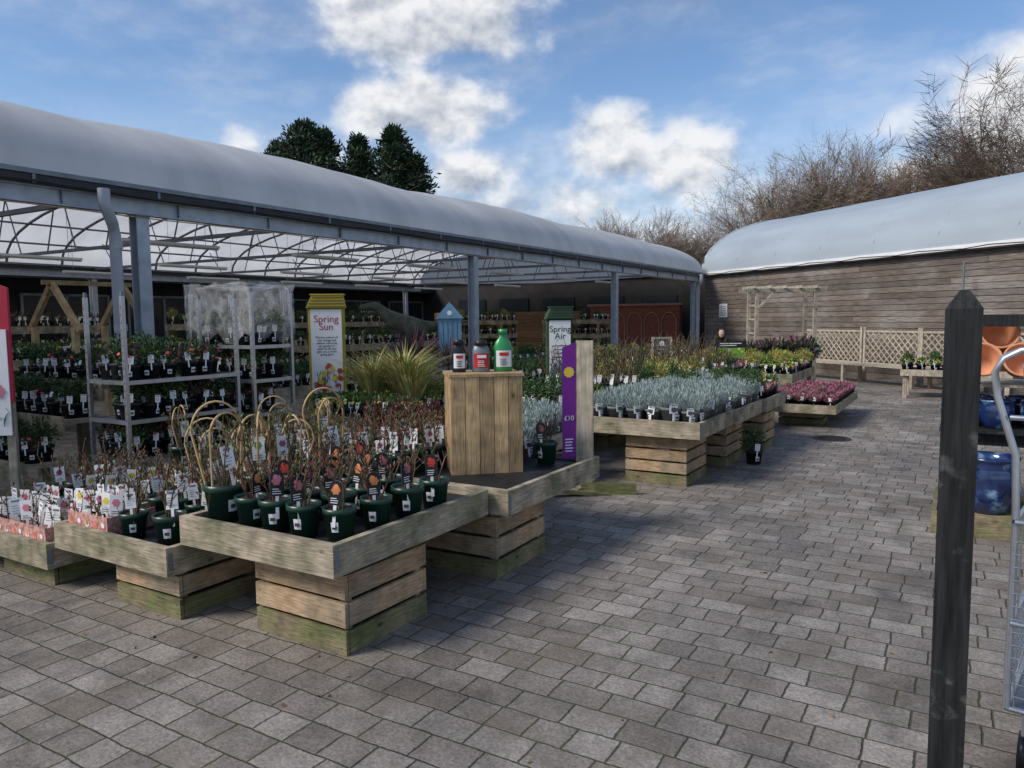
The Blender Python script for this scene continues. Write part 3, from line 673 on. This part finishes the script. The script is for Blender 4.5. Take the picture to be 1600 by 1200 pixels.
rack(-6.22,-5.71,3.55,4.62,1.80,[.48,.80,1.12],['potted_red_bedding','potted_shrub'])
rack(-6.55,-5.68,4.78,5.25,1.86,[.4,.72,1.04,1.36],['potted_red_bedding','potted_shrub'])
b=MB();ns=9
for (xa,ya,xb,yb) in[(-6.58,4.74,-5.65,4.74),(-5.65,4.74,-5.65,5.28),(-5.65,5.28,-6.58,5.28),(-6.58,5.28,-6.58,4.74)]:
    vs=[];fs=[]
    for i in range(ns):
        for j in range(6):
            t=i/(ns-1);vs.append((xa+(xb-xa)*t+U(-.015,.015),ya+(yb-ya)*t+U(-.015,.015),1.5+.09*j+U(-.02,.02) - (U(0,.12) if j==0 else 0)))
    for i in range(ns-1):
        for j in range(5):k=i*6+j;fs.append((k,k+6,k+7,k+1))
    b.add(vs,fs,'wrap',True)
vs=[(-6.6+.95*i/6,4.72+.58*j/5,1.93+U(-.03,.03)) for i in range(7) for j in range(6)];b.add(vs,[(i*6+j,i*6+j+6,i*6+j+7,i*6+j+1) for i in range(6) for j in range(5)],'wrap',True)
b.obj('plastic_wrap')
b=MB()
for k,(z,yy) in enumerate([(.45,3.1),(.78,3.45),(1.05,3.8)]):
    b.box(-8.0,-6.45,yy,yy+.34,z-.04,z,'wood_table');b.box(-8.0,-6.45,yy-.02,yy-.001,z-.14,z+.03,'wood_table')
    grid(['potted_shrub','potted_red_bedding','potted_white_bedding'],-7.9,-6.55,yy+.12,yy+.22,z,.19)
for x in(-7.95,-7.2,-6.5):
    b.box(x-.04,x+.04,3.08,3.14,0,.41,'wood_table');b.box(x-.04,x+.04,3.98,4.06,0,1.0,'wood_table')
b.obj('stepped_plant_stand')
b=MB()
for x in(-8.9,-8.1):
    for y in(4.5,5.3): b.box(x-.03,x+.03,y-.03,y+.03,0,1.55,'wood_v')
for y in(4.5,5.3):
    b.beam((-9.0,y,1.5),(-8.5,y,2.02),.05,.06,'wood_v');b.beam((-8.0,y,1.5),(-8.5,y,2.02),.05,.06,'wood_v');b.box(-8.87,-8.13,y-.02,y+.02,1.0,1.07,'wood_v')
b.beam((-8.5,4.4,2.03),(-8.5,5.4,2.03),.05,.05,'wood_v');b.obj('timber_house_frame')
# ---------------------------------------------------------------- signs
V=math.radians
def hutsign(name,x,y,rz,w,z0,z1,rc,title,body,tm,pic):
    e=empty(name,(x,y,0),rz)
    b=MB();b.box(-w/2,w/2,-.012,.012,z0,z1,'label_white');b.box(-w/2-.03,w/2+.03,.014,.16,0,z1+.02,rc)
    zt=z1+.02
    b.add([(-w/2-.05,-.03,zt),(w/2+.05,-.03,zt),(w/2+.02,-.03,zt+.15),(-w/2+.02,-.03,zt+.15),(-w/2-.05,.19,zt),(w/2+.05,.19,zt),(w/2+.02,.19,zt+.15),(-w/2+.02,.19,zt+.15)],[(0,1,2,3),(5,4,7,6),(0,3,7,4),(1,5,6,2),(3,2,6,7),(0,4,5,1)],rc)
    b.box(-w/2-.0,w/2+.04,-.04,.2,zt+.151,zt+.165,rc)
    for i in range(4): b.box(-w/2-.03+.02*i,w/2+.05-.008*i,-.036,-.031,zt+.012+i*.035,zt+.018+i*.035,'ink')
    b.obj('board',parent=e)
    b=MB()
    if pic:
        for k in range(26): b.disc((U(-w*.42,w*.42),-.014-k*.0002,z0+U(.04,.34)),U(.02,.045),random.choice(pic),(0,-1,0),6,.25)
        for k in range(30): b.leaf((U(-w*.4,w*.4),-.0135,z0+U(.02,.2)),(U(-.3,.3),0,1),.1,.02,'leaf')
    if not body:
        for k in range(7): wd=w*U(.28,.4);b.box(-wd,wd,-.0135,-.0125,z1-.34-k*.05,z1-.325-k*.05,'galv_dark')
    b.obj('printed_panel',parent=e)
    text(title,.115,(0,-.014,z1-.16),(V(90),0,0),tm,e,sp=.8)
    if body: text(body,.034,(0,-.014,z1-.43),(V(90),0,0),'ink',e,'small_lettering')
    return e
hutsign('spring_sun_sign',-6.52,6.58,V(40),.36,.72,1.72,'yellow_sign','Spring\nSun','The hot colours of\nred, orange and\nyellows will bring\nany garden or\npatio to life and\ngive you a warm\nspring glow.','sign_red',['red','orange','yellow','pink'])
hutsign('spring_air_sign',-4.6,8.9,V(36),.28,.72,1.56,'green_sign','Spring\nAir','','green_sign',['label_white','blue_hut'])
b=MB();b.box(-.17,.17,0,.3,0,1.6,'blue_hut');b.add([(-.21,-.03,1.6),(.21,-.03,1.6),(0.,-.03,1.84),(-.21,.33,1.6),(.21,.33,1.6),(0,.33,1.84)],[(0,1,2),(4,3,5),(0,2,5,3),(2,1,4,5),(0,3,4,1)],'blue_hut')
for i in range(5): b.box(-.165+i*.068,-.16+i*.068,-.004,-.001,.1,1.55,'ink')
b.disc((0,-.034,1.68),.035,'label_white',(0,-1,0),12);b.obj('blue_beach_hut_display',(-6.43,8.96,0),V(35))
e=empty('price_sign',(-2.45,5.0,0),V(12))
b=MB();b.box(0,.125,-.015,.015,.535,1.43,'wood_pale');b.box(.01,.115,.016,.04,.535,.8,'wood_pale');b.obj('plank',parent=e)
b=MB();b.add([(-.09,-.07,.56),(0,-.02,.56),(0,-.02,1.42),(-.09,-.07,1.38),(-.09,-.066,.56),(0,-.016,.56),(0,-.016,1.42),(-.09,-.066,1.38)],[(0,1,2,3),(5,4,7,6),(0,4,5,1),(3,2,6,7),(0,3,7,4),(1,5,6,2)],'purple_sign')
b.obj('purple_board',parent=e)
an=math.atan2(.05,.09)
b=MB();b.disc((-.044,-.0485,1.2),.042,'yellow',(math.sin(an),-math.cos(an),0),10,.15)
M=Matrix.Translation((-.044,-.0478,0))@Euler((0,0,an)).to_matrix().to_4x4()
for k in range(5): b.box(-.03,.03-.006*(k%3),-.0012,-.0004,.70-k*.022,.708-k*.022,'label_white',M)
b.obj('price_star',parent=e)
text('£10',.05,(-.044,-.0492,.86),(V(90),0,an),'label_white',e)
e=empty('flower_display_board',(-6.2,2.9,0),V(38))
b=MB();n=10
pr=[(-1.0,1.0),(.05,1.0),(.05,1.86)]+[(.05-1.05*k/n,1.86+.14*math.sin(math.pi*k/n)) for k in range(1,n)]+[(-1.0,1.86)]
b.add([(x,-.0,z) for x,z in pr]+[(x,.03,z) for x,z in pr],[tuple(range(len(pr))),tuple(range(len(pr),2*len(pr)))[::-1]]+[(i,i+len(pr),(i+1)%len(pr)+len(pr),(i+1)%len(pr)) for i in range(len(pr))],'sign_red')
b.box(-.95,.03,-.012,-.002,.75,1.55,'label_white')
for x in(-.9,.0): b.box(x-.03,x+.03,.031,.07,0,1.7,'wood_pale')
for k in range(40): b.disc((U(-.9,0),-.014-k*.0002,U(.8,1.1)),U(.03,.06),random.choice(['pink','heather','label_white']),(0,-1,0),6,.25)
for k in range(60): b.leaf((U(-.9,0),-.0135,U(.78,1.1)),(U(-.4,.4),0,1),.12,.03,'leaf')
b.obj('board',parent=e)
b=MB();w=.3
b.box(-w/2,w/2,-.01,.01,.68,1.18,'chalk');
for x in(-w/2-.02,w/2+.02): b.box(x-.02,x+.02,-.02,.02,0,1.22,'wood_pale')
for z in(.66,1.2): b.box(-w/2+.001,w/2-.001,-.02,.02,z-.02,z+.02,'wood_pale')
for i in range(5): b.box(-.1,U(.02,.1),-.013,-.011,.78+i*.07,.79+i*.07,'label_white')
b.disc((0,-.012,1.1),.05,'label_white',(0,-1,0),10);b.obj('framed_easel_sign',(-4.85,13.5,0),V(28))
e=empty('seed_poster_stand',(-4.04,15.3,0),V(26));b=MB();b.box(-.3,.3,-.015,.015,.72,1.1,'label_black');b.box(-.27,.27,-.019,-.016,.75,.96,'green_lab')
for k in range(12): b.disc((U(-.24,.24),-.02-k*.0002,U(.78,.94)),.03,random.choice(['yellow','label_white','leaf']),(0,-1,0),6,.2)
for x in(-.25,.25): b.box(x-.02,x+.02,.016,.05,0,1.05,'label_black')
for k in range(2): b.box(-.22,.2-.1*k,-.0185,-.0155,1.04-.04*k,1.055-.04*k,'label_white')
b.obj('board',parent=e)
# ---------------------------------------------------------------- right-hand side
b=MB();w=.048;d=.048
b.box(-w,w,-d,d,0,1.615,'black_post')
b.add([(-w,-d,1.615),(w,-d,1.615),(w,d,1.615),(-w,d,1.615),(-.012,-.01,1.672),(.014,-.01,1.67),(.014,.012,1.67),(-.012,.012,1.672)],[(0,1,5,4),(1,2,6,5),(2,3,7,6),(3,0,4,7),(4,5,6,7)],'black_post')
b.obj('black_timber_post',(-.008,2.68,0),V(3))
e=empty('black_display_shelf');b=MB()
X0,X1,Y0_,Y1_=-.03,1.9,6.75,7.45
for x in(X0,X1):
    for y in(Y0_,Y1_): b.box(x-.04,x+.04,y-.04,y+.04,0,1.60,'black_post')
for y in(Y0_,Y1_): b.box(X0+.041,X1-.041,y-.03,y+.03,1.50,1.59,'black_post');b.box(X0+.041,X1-.041,y-.03,y+.03,.60,.70,'black_post')
for i in range(6): b.box(X0-.12,X1+.04,Y0_-.12+i*.14,Y0_+.01+i*.14,.701,.72,'black_post')
for i in range(4): b.box(X0+.05,X1-.05,Y0_+.04+i*.16,Y0_+.18+i*.16,1.04,1.06,'wood_pale')
b.obj('frame',parent=e)
b=MB();b.box(-.17,1.7,6.22,6.25,.0,.17,'wood_moss');b.box(-.17,-.14,6.251,7.2,.0,.167,'wood_moss')
for i in range(6): b.box(-.138,1.7,6.255+i*.155,6.40+i*.155,.12,.14,'wood_moss')
b.obj('low_pallet_bench')
def bigpot(x,y,z,r,h,m,name,tilt=None,belly=True):
    b=MB()
    if belly: pr=[(0,0),(r*.55,0),(r*.62,h*.03),(r*.85,h*.25),(r,h*.55),(r*.98,h*.75),(r*.86,h*.88),(r*.95,h*.93),(r*1.0,h*.97),(r*.97,h),(r*.84,h*.99),(r*.8,h*.85),(r*.9,h*.6),(r*.6,h*.1)]
    else: pr=[(0,0),(r*.62,0),(r*.9,h*.8),(r*1.0,h*.81),(r*1.02,h),(r*.92,h),(r*.88,h*.8),(r*.6,h*.05),(0,h*.05)]
    b.lathe((0,0,0),pr,28,m)
    if belly: b.disc((0,0,h*.86),r*.8,'dark_wall',(0,0,1),24)
    o=b.obj(name,(x,y,z))
    if tilt:o.rotation_euler=tilt
for x,y,r,h in[(.18,6.5,.2,.42),(-.01,6.95,.12,.5),(.65,6.5,.2,.44),(1.1,6.5,.2,.44)]: bigpot(x,y,.141,r,h,'glaze','blue_glazed_pot')
for x,y in[(-.03,6.86),(.22,6.86),(.50,6.88),(.8,6.95),(.1,7.2),(.4,7.2)]: bigpot(x,y,.721,.125,.22,'glaze','blue_glazed_pot')
for i,(x,y,zz) in enumerate([(.10,6.84,0),(.34,6.84,0),(.60,6.84,0),(.9,6.84,0),(.24,7.15,.02),(.52,7.15,.02),(.8,7.15,.02),(.2,6.95,.2),(.46,6.95,.21),(.74,6.95,.2)]):
    bigpot(x,y,1.061+.13+zz,.13,.17,'pot_terra','terracotta_pot',(V(66),0,V(28+U(-22,22))),False)
b=MB();tx=[(0,0,.25),(0.0,.02,.9),(-.01,.03,1.12),(-.07,.03,1.32),(-.08,.03,1.40),(-.06,.04,1.45),(-.01,.05,1.475),(.04,.05,1.48),(.5,.05,1.48)]
b.tube(tx,.012,8,'steel');b.tube([(p[0]+.05,p[1]+.45,p[2]) for p in tx],.012,8,'steel');b.tube([(-.03,.02,1.25),(.5,.02,1.25)],.009,8,'steel')
for z in(.25,.55,.9): b.tube([(0,0,z),(.6,0,z)],.010,6,'steel');b.tube([(0,0,z),(.03,.9,z)],.010,6,'steel')
for i in range(13): b.tube([(.045*i+.02,0,.25),(.045*i+.02,0,.9)],.0028,4,'steel')
for i in range(14): b.tube([(0,0,.25+.045*i),(.6,0,.25+.045*i)],.0028,4,'steel')
for i in range(20): b.tube([(.0,.045*i+.02,.25),(0,.045*i+.02,.55)],.0028,4,'steel')
for i in range(7): b.tube([(0,0,.25+.045*i),(.0,.9,.25+.045*i)],.0028,4,'steel')
b.box(0.01,.6,0.01,.9,.235,.248,'galv_dark')
for x in(.05,.55):
    for y in(.08,.82): b.tube([(x-.015,y,.07),(x+.015,y,.07)],.07,14,'label_black',True);b.box(x-.008,x+.008,y-.02,y+.02,.07,.235,'steel')
b.obj('mesh_garden_trolley',(.165,3.0,0),V(-8))
# ---------------------------------------------------------------- trees
def rnd_dir(d,s):
    return (d+Vector((random.gauss(0,s),random.gauss(0,s),random.gauss(0,s)))).normalized()
def branch(b,p,d,l,r,dep,maxd,ivy):
    pts=[p.copy()];rs=[r];q=p.copy();n=3
    for k in range(n):
        d=rnd_dir(d,.15);d.z+=.03;d.normalize();q=q+d*l/n;pts.append(q.copy());rs.append(r*(1-.35*(k+1)/n))
    b.tube(pts,rs,6 if dep<2 else (4 if dep<4 else 3),'bark' if dep<4 else 'twig')
    if ivy and dep<=3:
        for pt in pts: b.clump(pt,(.55,.55,.75),70 if dep<3 else 22,.14,.11,['ivy'],shell=.1)
    if dep==maxd:
        for pt in pts[1:]:
            for _ in range(2):
                dd=rnd_dir(d,.55);e=pt+dd*U(.3,.7);w=dd.orthogonal().normalized()*.010
                b.add([pt-w,pt+w,e+w*.4,e-w*.4],[(0,1,2,3)],'twig')
        return
    for c in range(5 if dep==0 else (3 if dep<3 else 2)):
        i=random.choice([1,2,3]) if dep else random.choice([2,3]);dd=rnd_dir(d,.45 if dep else .6)
        if dd.z<-.1:dd.z*=-.3;dd.normalize()
        branch(b,pts[i],dd,l*U(.66,.9),rs[i]*.7,dep+1,maxd,ivy)
    branch(b,q,rnd_dir(d,.18),l*.8,rs[-1]*.85,dep+1,maxd,ivy)
BT=[]
for i in range(3):
    random.seed(20+i);b=MB();branch(b,Vector((0,0,0)),Vector((0,0,1)),3.0,.26,0,6,i==1);BT.append(b.mesh('bare_tree'))
random.seed(99)
def W2(u,Y):
    X=u*Y;c,s=math.cos(V(31)),math.sin(V(31));return (X*c-Y*s,X*s+Y*c,0)
hs=[max(v.co.z for v in m.vertices) for m in BT]
def btree(t,Y,h,k,rz=None): put(BT[k],'bare_tree',W2(t,Y),U(0,6) if rz is None else rz,None,h/hs[k])
btree(.475,46,13.2,0);btree(.40,45,12.4,1);btree(.55,47,12.8,2);btree(.345,48,11.4,2);btree(.61,52,10.4,0)
btree(.275,50,9.6,0);btree(.155,52,9.2,2);btree(.715,38,14.6,0);btree(.225,54,8.4,2)
def conifer(h,w,seed,n=42,top=3.2):
    random.seed(seed);b=MB();b.tube([(0,0,0),(.1,0,h*.5),(0,.1,h*.98)],[.3,.18,.03],7,'bark')
    z=h*.3
    while z<h:
        t=z/h
        rad=w*min(1,((h-z)/top)**.75)*U(.7,1.12)+.1
        for k in range(8):
            a=U(0,6.28);r=rad*U(.65,1.18)
            for m_ in range(3):
                f=(m_+1)/3;c=(math.cos(a)*r*f,math.sin(a)*r*f,z+.22*f*r*.5+U(-.2,.2))
                b.clump(c,(.34,.34,.26),12,.26,.10,['conifer'],up=.4,shell=.1)
            b.tube([(0,0,z-.2),(math.cos(a)*r*1.1,math.sin(a)*r*1.1,z+.15*r)],[.04,.012],4,'bark')
        z+=.17+.12*(1-t)
    return b.mesh('conifer_tree')
C1=conifer(11.4,2.1,3);C2=conifer(11.0,.95,5,36,2.6);C3=conifer(11.5,1.75,8,36,4.2);random.seed(4)
put(C1,'conifer_tree',W2(-.265,40),1,None,(1.1,1.1,1.02));put(C3,'conifer_tree',W2(-.238,41),3,None,(.9,.9,.99));put(C1,'conifer_tree',W2(-.30,41),2.5,None,(.8,.8,.95));put(C2,'conifer_tree',W2(-.196,40),0,None,(.95,.95,.99));put(C3,'conifer_tree',W2(-.15,39.5),4,None,(1.1,1.1,.965));put(C2,'conifer_tree',W2(-.125,40),2,None,(1.2,1.2,.9))
b=MB()
for i in range(60):
    p=W2(-.9+i*.032,62+U(-2,2));b.clump((p[0],p[1],2.2+U(0,1)),(2.5,2.5,2.6+U(0,.8)),150,.6,.4,['leaf_dark','ivy','twig'],shell=.3)
b.obj('distant_hedgerow')
# ---------------------------------------------------------------- dinosaur statue
def skin(name,nodes,edges,m,loc,rz,sub=2,parent=None):
    me=bpy.data.meshes.new(name);me.from_pydata([n[0] for n in nodes],edges,[]);me.update();o=bpy.data.objects.new(name,me);S.collection.objects.link(o)
    me.materials.append(MATS[m]);sk=o.modifiers.new('s','SKIN');sk.use_smooth_shade=True
    for i,n in enumerate(nodes):
        r=n[1];me.skin_vertices[0].data[i].radius=(r,r) if not isinstance(r,tuple) else r
    me.skin_vertices[0].data[0].use_root=True
    if sub: sb_=o.modifiers.new('b','SUBSURF');sb_.levels=sub;sb_.render_levels=sub
    o.location=loc;o.rotation_euler=(0,0,rz);o.parent=parent;return o
dn=empty('dinosaur_statue',(-9.0,11.2,.78),V(35));dn.scale=(1.25,1.25,1.25)
nodes=[((0,0,.55),.17),((-.2,0,.62),.15),((-.36,0,.74),.09),((-.45,0,.84),.085),((-.6,0,.84),.065),((-.72,0,.82),.04),((.22,0,.52),.12),((.5,0,.55),.065),((.8,0,.6),.03),((1.05,0,.62),.012),
((.02,-.13,.42),.1),((-.08,-.15,.25),.06),((.06,-.15,.12),.035),((-.02,-.15,.02),.035),((-.12,-.15,.01),.025),((.04,.13,.42),.1),((-.04,.15,.25),.06),((.12,.15,.12),.035),((.05,.15,.02),.035),((-.06,.15,.01),.025),
((-.3,-.09,.58),.03),((-.4,-.1,.5),.02),((-.3,.09,.58),.03),((-.4,.1,.5),.02)]
ed=[(0,1),(1,2),(2,3),(3,4),(4,5),(0,6),(6,7),(7,8),(8,9),(0,10),(10,11),(11,12),(12,13),(13,14),(0,15),(15,16),(16,17),(17,18),(18,19),(1,20),(20,21),(1,22),(22,23)]
skin('body',nodes,ed,'dino',(0,0,0),0,2,dn)
b=MB();b.beam((-.45,0,.76),(-.68,0,.69),.08,.035,'dino')
for i in range(6): b.leaf((-.5-.035*i,-.04,.785),(0,0,-1),.03,.012,'label_white')
b.box(-.5,.6,-.3,.3,-.08,0,'wood_table')
for x in(-.45,.55):
    for y in(-.25,.25): b.box(x-.03,x+.03,y-.03,y+.03,-.62,-.08,'wood_table')
b.obj('jaw_and_stand',parent=dn)
# ---------------------------------------------------------------- seated person
def person(x,y,rz,cm,hairm,name):
    e=empty(name,(x,y,0),rz)
    body=[((0,0,.50),.13),((0,.02,.68),.125),((0,0,.88),.14),((0,0,.98),.09),((0,-.01,1.04),.052),
    ((.17,0,.93),.06),((.22,-.05,.72),.048),((.12,-.26,.62),.036),((-.17,0,.93),.06),((-.22,-.05,.72),.048),((-.12,-.26,.62),.036)]
    skin('coat',body,[(0,1),(1,2),(2,3),(3,4),(3,5),(5,6),(6,7),(3,8),(8,9),(9,10)],cm,(0,0,0),0,2,e)
    legs=[((0,0,.48),.12),((.09,-.05,.47),.085),((.11,-.42,.47),.06),((.11,-.42,.1),.045),((.11,-.5,.05),.04),((.11,-.6,.035),.03),((-.09,-.05,.47),.085),((-.11,-.42,.47),.06),((-.11,-.42,.1),.045),((-.11,-.5,.05),.04),((-.11,-.6,.035),.03)]
    skin('legs',legs,[(0,1),(1,2),(2,3),(3,4),(4,5),(0,6),(6,7),(7,8),(8,9),(9,10)],'jeans',(0,0,0),0,2,e)
    b=MB();b.lathe((0,-.02,1.17),[(0,-.12),(.045,-.11),(.07,-.06),(.078,0),(.075,.05),(.055,.1),(0,.125)],16,'skin',sy=1.15)
    b.lathe((0,.005,1.185),[(.072,-.16),(.092,-.08),(.093,0),(.086,.05),(.06,.11),(0,.13)],16,hairm,sy=1.1)
    b.lathe((0,-.112,1.16),[(0,-.012),(.012,-.01),(.008,.02),(0,.04)],8,'skin')
    for s_ in(-1,1): b.disc((s_*.03,-.113,1.185),.009,'label_white',(0,-1,0),8);b.disc((s_*.03,-.116,1.185),.004,'ink',(0,-1,0),6)
    b.box(-.022,.022,-.110,-.105,1.105,1.112,'red')
    for s_ in(-1,1):
        b.lathe((s_*.1,-.31,.615),[(0,-.05),(.03,-.04),(.036,0),(.03,.035),(0,.045)],8,'skin',sx=.7,M=Euler((V(80),0,0)).to_matrix().to_4x4())
        for k in range(4): b.tube([(s_*(.08+.014*k),-.345,.615),(s_*(.078+.014*k),-.385+.004*k,.608),(s_*(.076+.014*k),-.405+.004*k,.592)],[.008,.0075,.006],6,'skin')
        b.tube([(s_*.072,-.30,.62),(s_*.05,-.33,.615),(s_*.045,-.355,.605)],[.009,.009,.007],6,'skin')
    b.obj('head_and_hands',parent=e)
    return e
person(-4.95,17.85,V(20),'coat','hair','seated_woman')
b=MB();b.box(-5.7,-4.2,17.72,18.15,.36,.40,'wood_clad');b.box(-5.7,-4.2,18.16,18.2,.5,.8,'wood_clad')
for x in(-5.65,-4.25): b.box(x-.03,x+.03,17.74,18.14,0,.36,'wood_clad');b.box(x-.03,x+.03,18.155,18.22,0,.8,'wood_clad')
b.obj('garden_bench')
# ---------------------------------------------------------------- world, sun, camera
sunaz=V(-31-112);sunel=V(42)
sd=Vector((math.sin(sunaz)*math.cos(sunel),math.cos(sunaz)*math.cos(sunel),math.sin(sunel)))
w=bpy.data.worlds.new('World');S.world=w;w.use_nodes=True;nt=w.node_tree;N=nt.nodes;L=nt.links;N.clear()
out=N.new('ShaderNodeOutputWorld');sky=N.new('ShaderNodeTexSky');sky.sky_type='NISHITA';sky.sun_disc=False;sky.sun_elevation=sunel;sky.sun_rotation=sunaz;sky.air_density=1.0;sky.dust_density=.3;sky.ozone_density=5.
bg1=N.new('ShaderNodeBackground');bg1.inputs[1].default_value=.15;L.new(sky.outputs[0],bg1.inputs[0])
tc=N.new('ShaderNodeTexCoord');sep=N.new('ShaderNodeSeparateXYZ')
nrm=N.new('ShaderNodeVectorMath');nrm.operation='NORMALIZE';L.new(tc.outputs['Generated'],nrm.inputs[0]);L.new(nrm.outputs[0],sep.inputs[0])
def M2(op,a,b_=0.,c=None,clamp=False):
    x=N.new('ShaderNodeMath');x.operation=op;x.use_clamp=clamp
    for i,k in enumerate((a,b_) if c is None else (a,b_,c)):
        if isinstance(k,(int,float)): x.inputs[i].default_value=k
        else: L.new(k,x.inputs[i])
    return x.outputs[0]
az=M2('MULTIPLY',M2('ARCTAN2',sep.outputs[0],sep.outputs[1]),57.2958)
az=M2('ADD',az,31.)
el=M2('MULTIPLY',M2('ARCSINE',sep.outputs[2]),57.2958)
def fbm(scale,det,off=None,rough=.54,st=(1,1,1.4)):
    mp=N.new('ShaderNodeMapping');mp.inputs['Scale'].default_value=st
    if off: mp.inputs['Location'].default_value=off
    L.new(nrm.outputs[0],mp.inputs[0]);n=N.new('ShaderNodeTexNoise');n.inputs['Scale'].default_value=scale;n.inputs['Detail'].default_value=det;n.inputs['Roughness'].default_value=rough;L.new(mp.outputs[0],n.inputs['Vector']);return n.outputs[0]
n1=fbm(10,9);n2=fbm(10,9,(-.008,-.0,.022))
# azimuth, elevation, radii, weight, brightness offset
blobs=[(-6.5,21.5,10.,4.6,1.,-.12),(2,25,8,3.6,1.,-.15),(-9.5,14.6,5.0,2.6,.95,.1),(-4.5,15.0,5.6,3.2,1.,.1),(8.4,12.4,4.6,3.6,1.,.12),(13.0,11.6,5.4,3.6,1.,.05),(35,12.0,8.5,6.0,1.,.0),(29,8,6,3.2,.9,0),(3,8.2,8.5,2.6,.8,.1),(-2.0,10.6,5.5,2.4,.78,-.18),(22,5,13,2.8,.72,.05),(-17,11.5,6,2.4,.62,0),(60,18,14,6,1,0),(-75,20,20,8,1,0),(120,25,30,9,1,0),(-140,22,30,10,1,0),(180,35,30,10,1,0)]
F=None;Sh=None;Wt=None
for (a,e_,ra_,re_,wt,bo) in blobs:
    dx=M2('DIVIDE',M2('SUBTRACT',az,a),ra_);dy=M2('DIVIDE',M2('SUBTRACT',el,e_),re_)
    r2=M2('ADD',M2('MULTIPLY',dx,dx),M2('MULTIPLY',dy,dy))
    g_=M2('EXPONENT',M2('MULTIPLY',M2('POWER',r2,1.3),-1.))
    fv=M2('MULTIPLY',g_,wt*2.1)
    g2=M2('EXPONENT',M2('MULTIPLY',r2,-1.))
    sh=M2('MULTIPLY',g2,M2('ADD',M2('SUBTRACT',M2('MULTIPLY',dy,.85),M2('MULTIPLY',dx,.25)),bo*1.6))
    F=fv if F is None else M2('SMOOTH_MAX',F,fv,.25)
    Sh=sh if Sh is None else M2('ADD',Sh,sh);Wt=g2 if Wt is None else M2('ADD',Wt,g2)
shade=M2('DIVIDE',Sh,M2('ADD',Wt,.02))
dens=M2('ADD',M2('SUBTRACT',F,1.05),M2('MULTIPLY',M2('SUBTRACT',n1,.5),3.4))
mr=N.new('ShaderNodeMapRange');mr.interpolation_type='SMOOTHSTEP';mr.inputs[1].default_value=-.25;mr.inputs[2].default_value=.75;L.new(dens,mr.inputs[0]);cov=mr.outputs[0]
haze=N.new('ShaderNodeMapRange');haze.interpolation_type='SMOOTHSTEP';haze.inputs[1].default_value=.42;haze.inputs[2].default_value=.75;haze.inputs[4].default_value=.40;L.new(fbm(3.2,6,(3,1,2),.6,(1,1,3)),haze.inputs[0])
hz=N.new('ShaderNodeMapRange');hz.interpolation_type='SMOOTHSTEP';hz.inputs[1].default_value=2;hz.inputs[2].default_value=17;hz.inputs[3].default_value=.72;hz.inputs[4].default_value=.0;L.new(el,hz.inputs[0])
inv=M2('MULTIPLY',M2('MULTIPLY',M2('SUBTRACT',1.,cov),M2('SUBTRACT',1.,haze.outputs[0])),M2('SUBTRACT',1.,hz.outputs[0]))
cov=M2('MULTIPLY',M2('SUBTRACT',1.,inv),.98)
emb=M2('MULTIPLY',M2('SUBTRACT',n1,n2),4.2)
lit=M2('ADD',M2('ADD',M2('MULTIPLY',shade,.60),emb),.72)
lit=M2('MAXIMUM',M2('MINIMUM',lit,1.),0.)
mc=N.new('ShaderNodeMix');mc.data_type='RGBA';L.new(lit,mc.inputs[0]);mc.inputs[6].default_value=(.34,.39,.48,1);mc.inputs[7].default_value=(.90,.91,.93,1)
bg2=N.new('ShaderNodeBackground');L.new(mc.outputs[2],bg2.inputs[0]);bg2.inputs[1].default_value=1.0
ms=N.new('ShaderNodeMixShader');L.new(cov,ms.inputs[0]);L.new(bg1.outputs[0],ms.inputs[1]);L.new(bg2.outputs[0],ms.inputs[2]);L.new(ms.outputs[0],out.inputs[0])
ld=bpy.data.lights.new('sun','SUN');ld.energy=3.5;ld.angle=V(20);ld.color=(1,.93,.84);lo=bpy.data.objects.new('sun',ld);S.collection.objects.link(lo);lo.rotation_euler=sd.to_track_quat('Z','Y').to_euler()
cam=bpy.data.cameras.new('camera');cam.sensor_width=36;cam.lens=36*1180/1600;cam.clip_end=2000;cam.clip_start=.05
co=bpy.data.objects.new('camera',cam);S.collection.objects.link(co)
co.matrix_world=Matrix.Translation((0,0,1.6))@Matrix.Rotation(V(31),4,'Z')@Matrix.Rotation(V(85),4,'X')@Matrix.Rotation(V(-.55),4,'Z')
S.camera=co
S.view_settings.view_transform='Standard';S.view_settings.look='None';S.view_settings.exposure=0
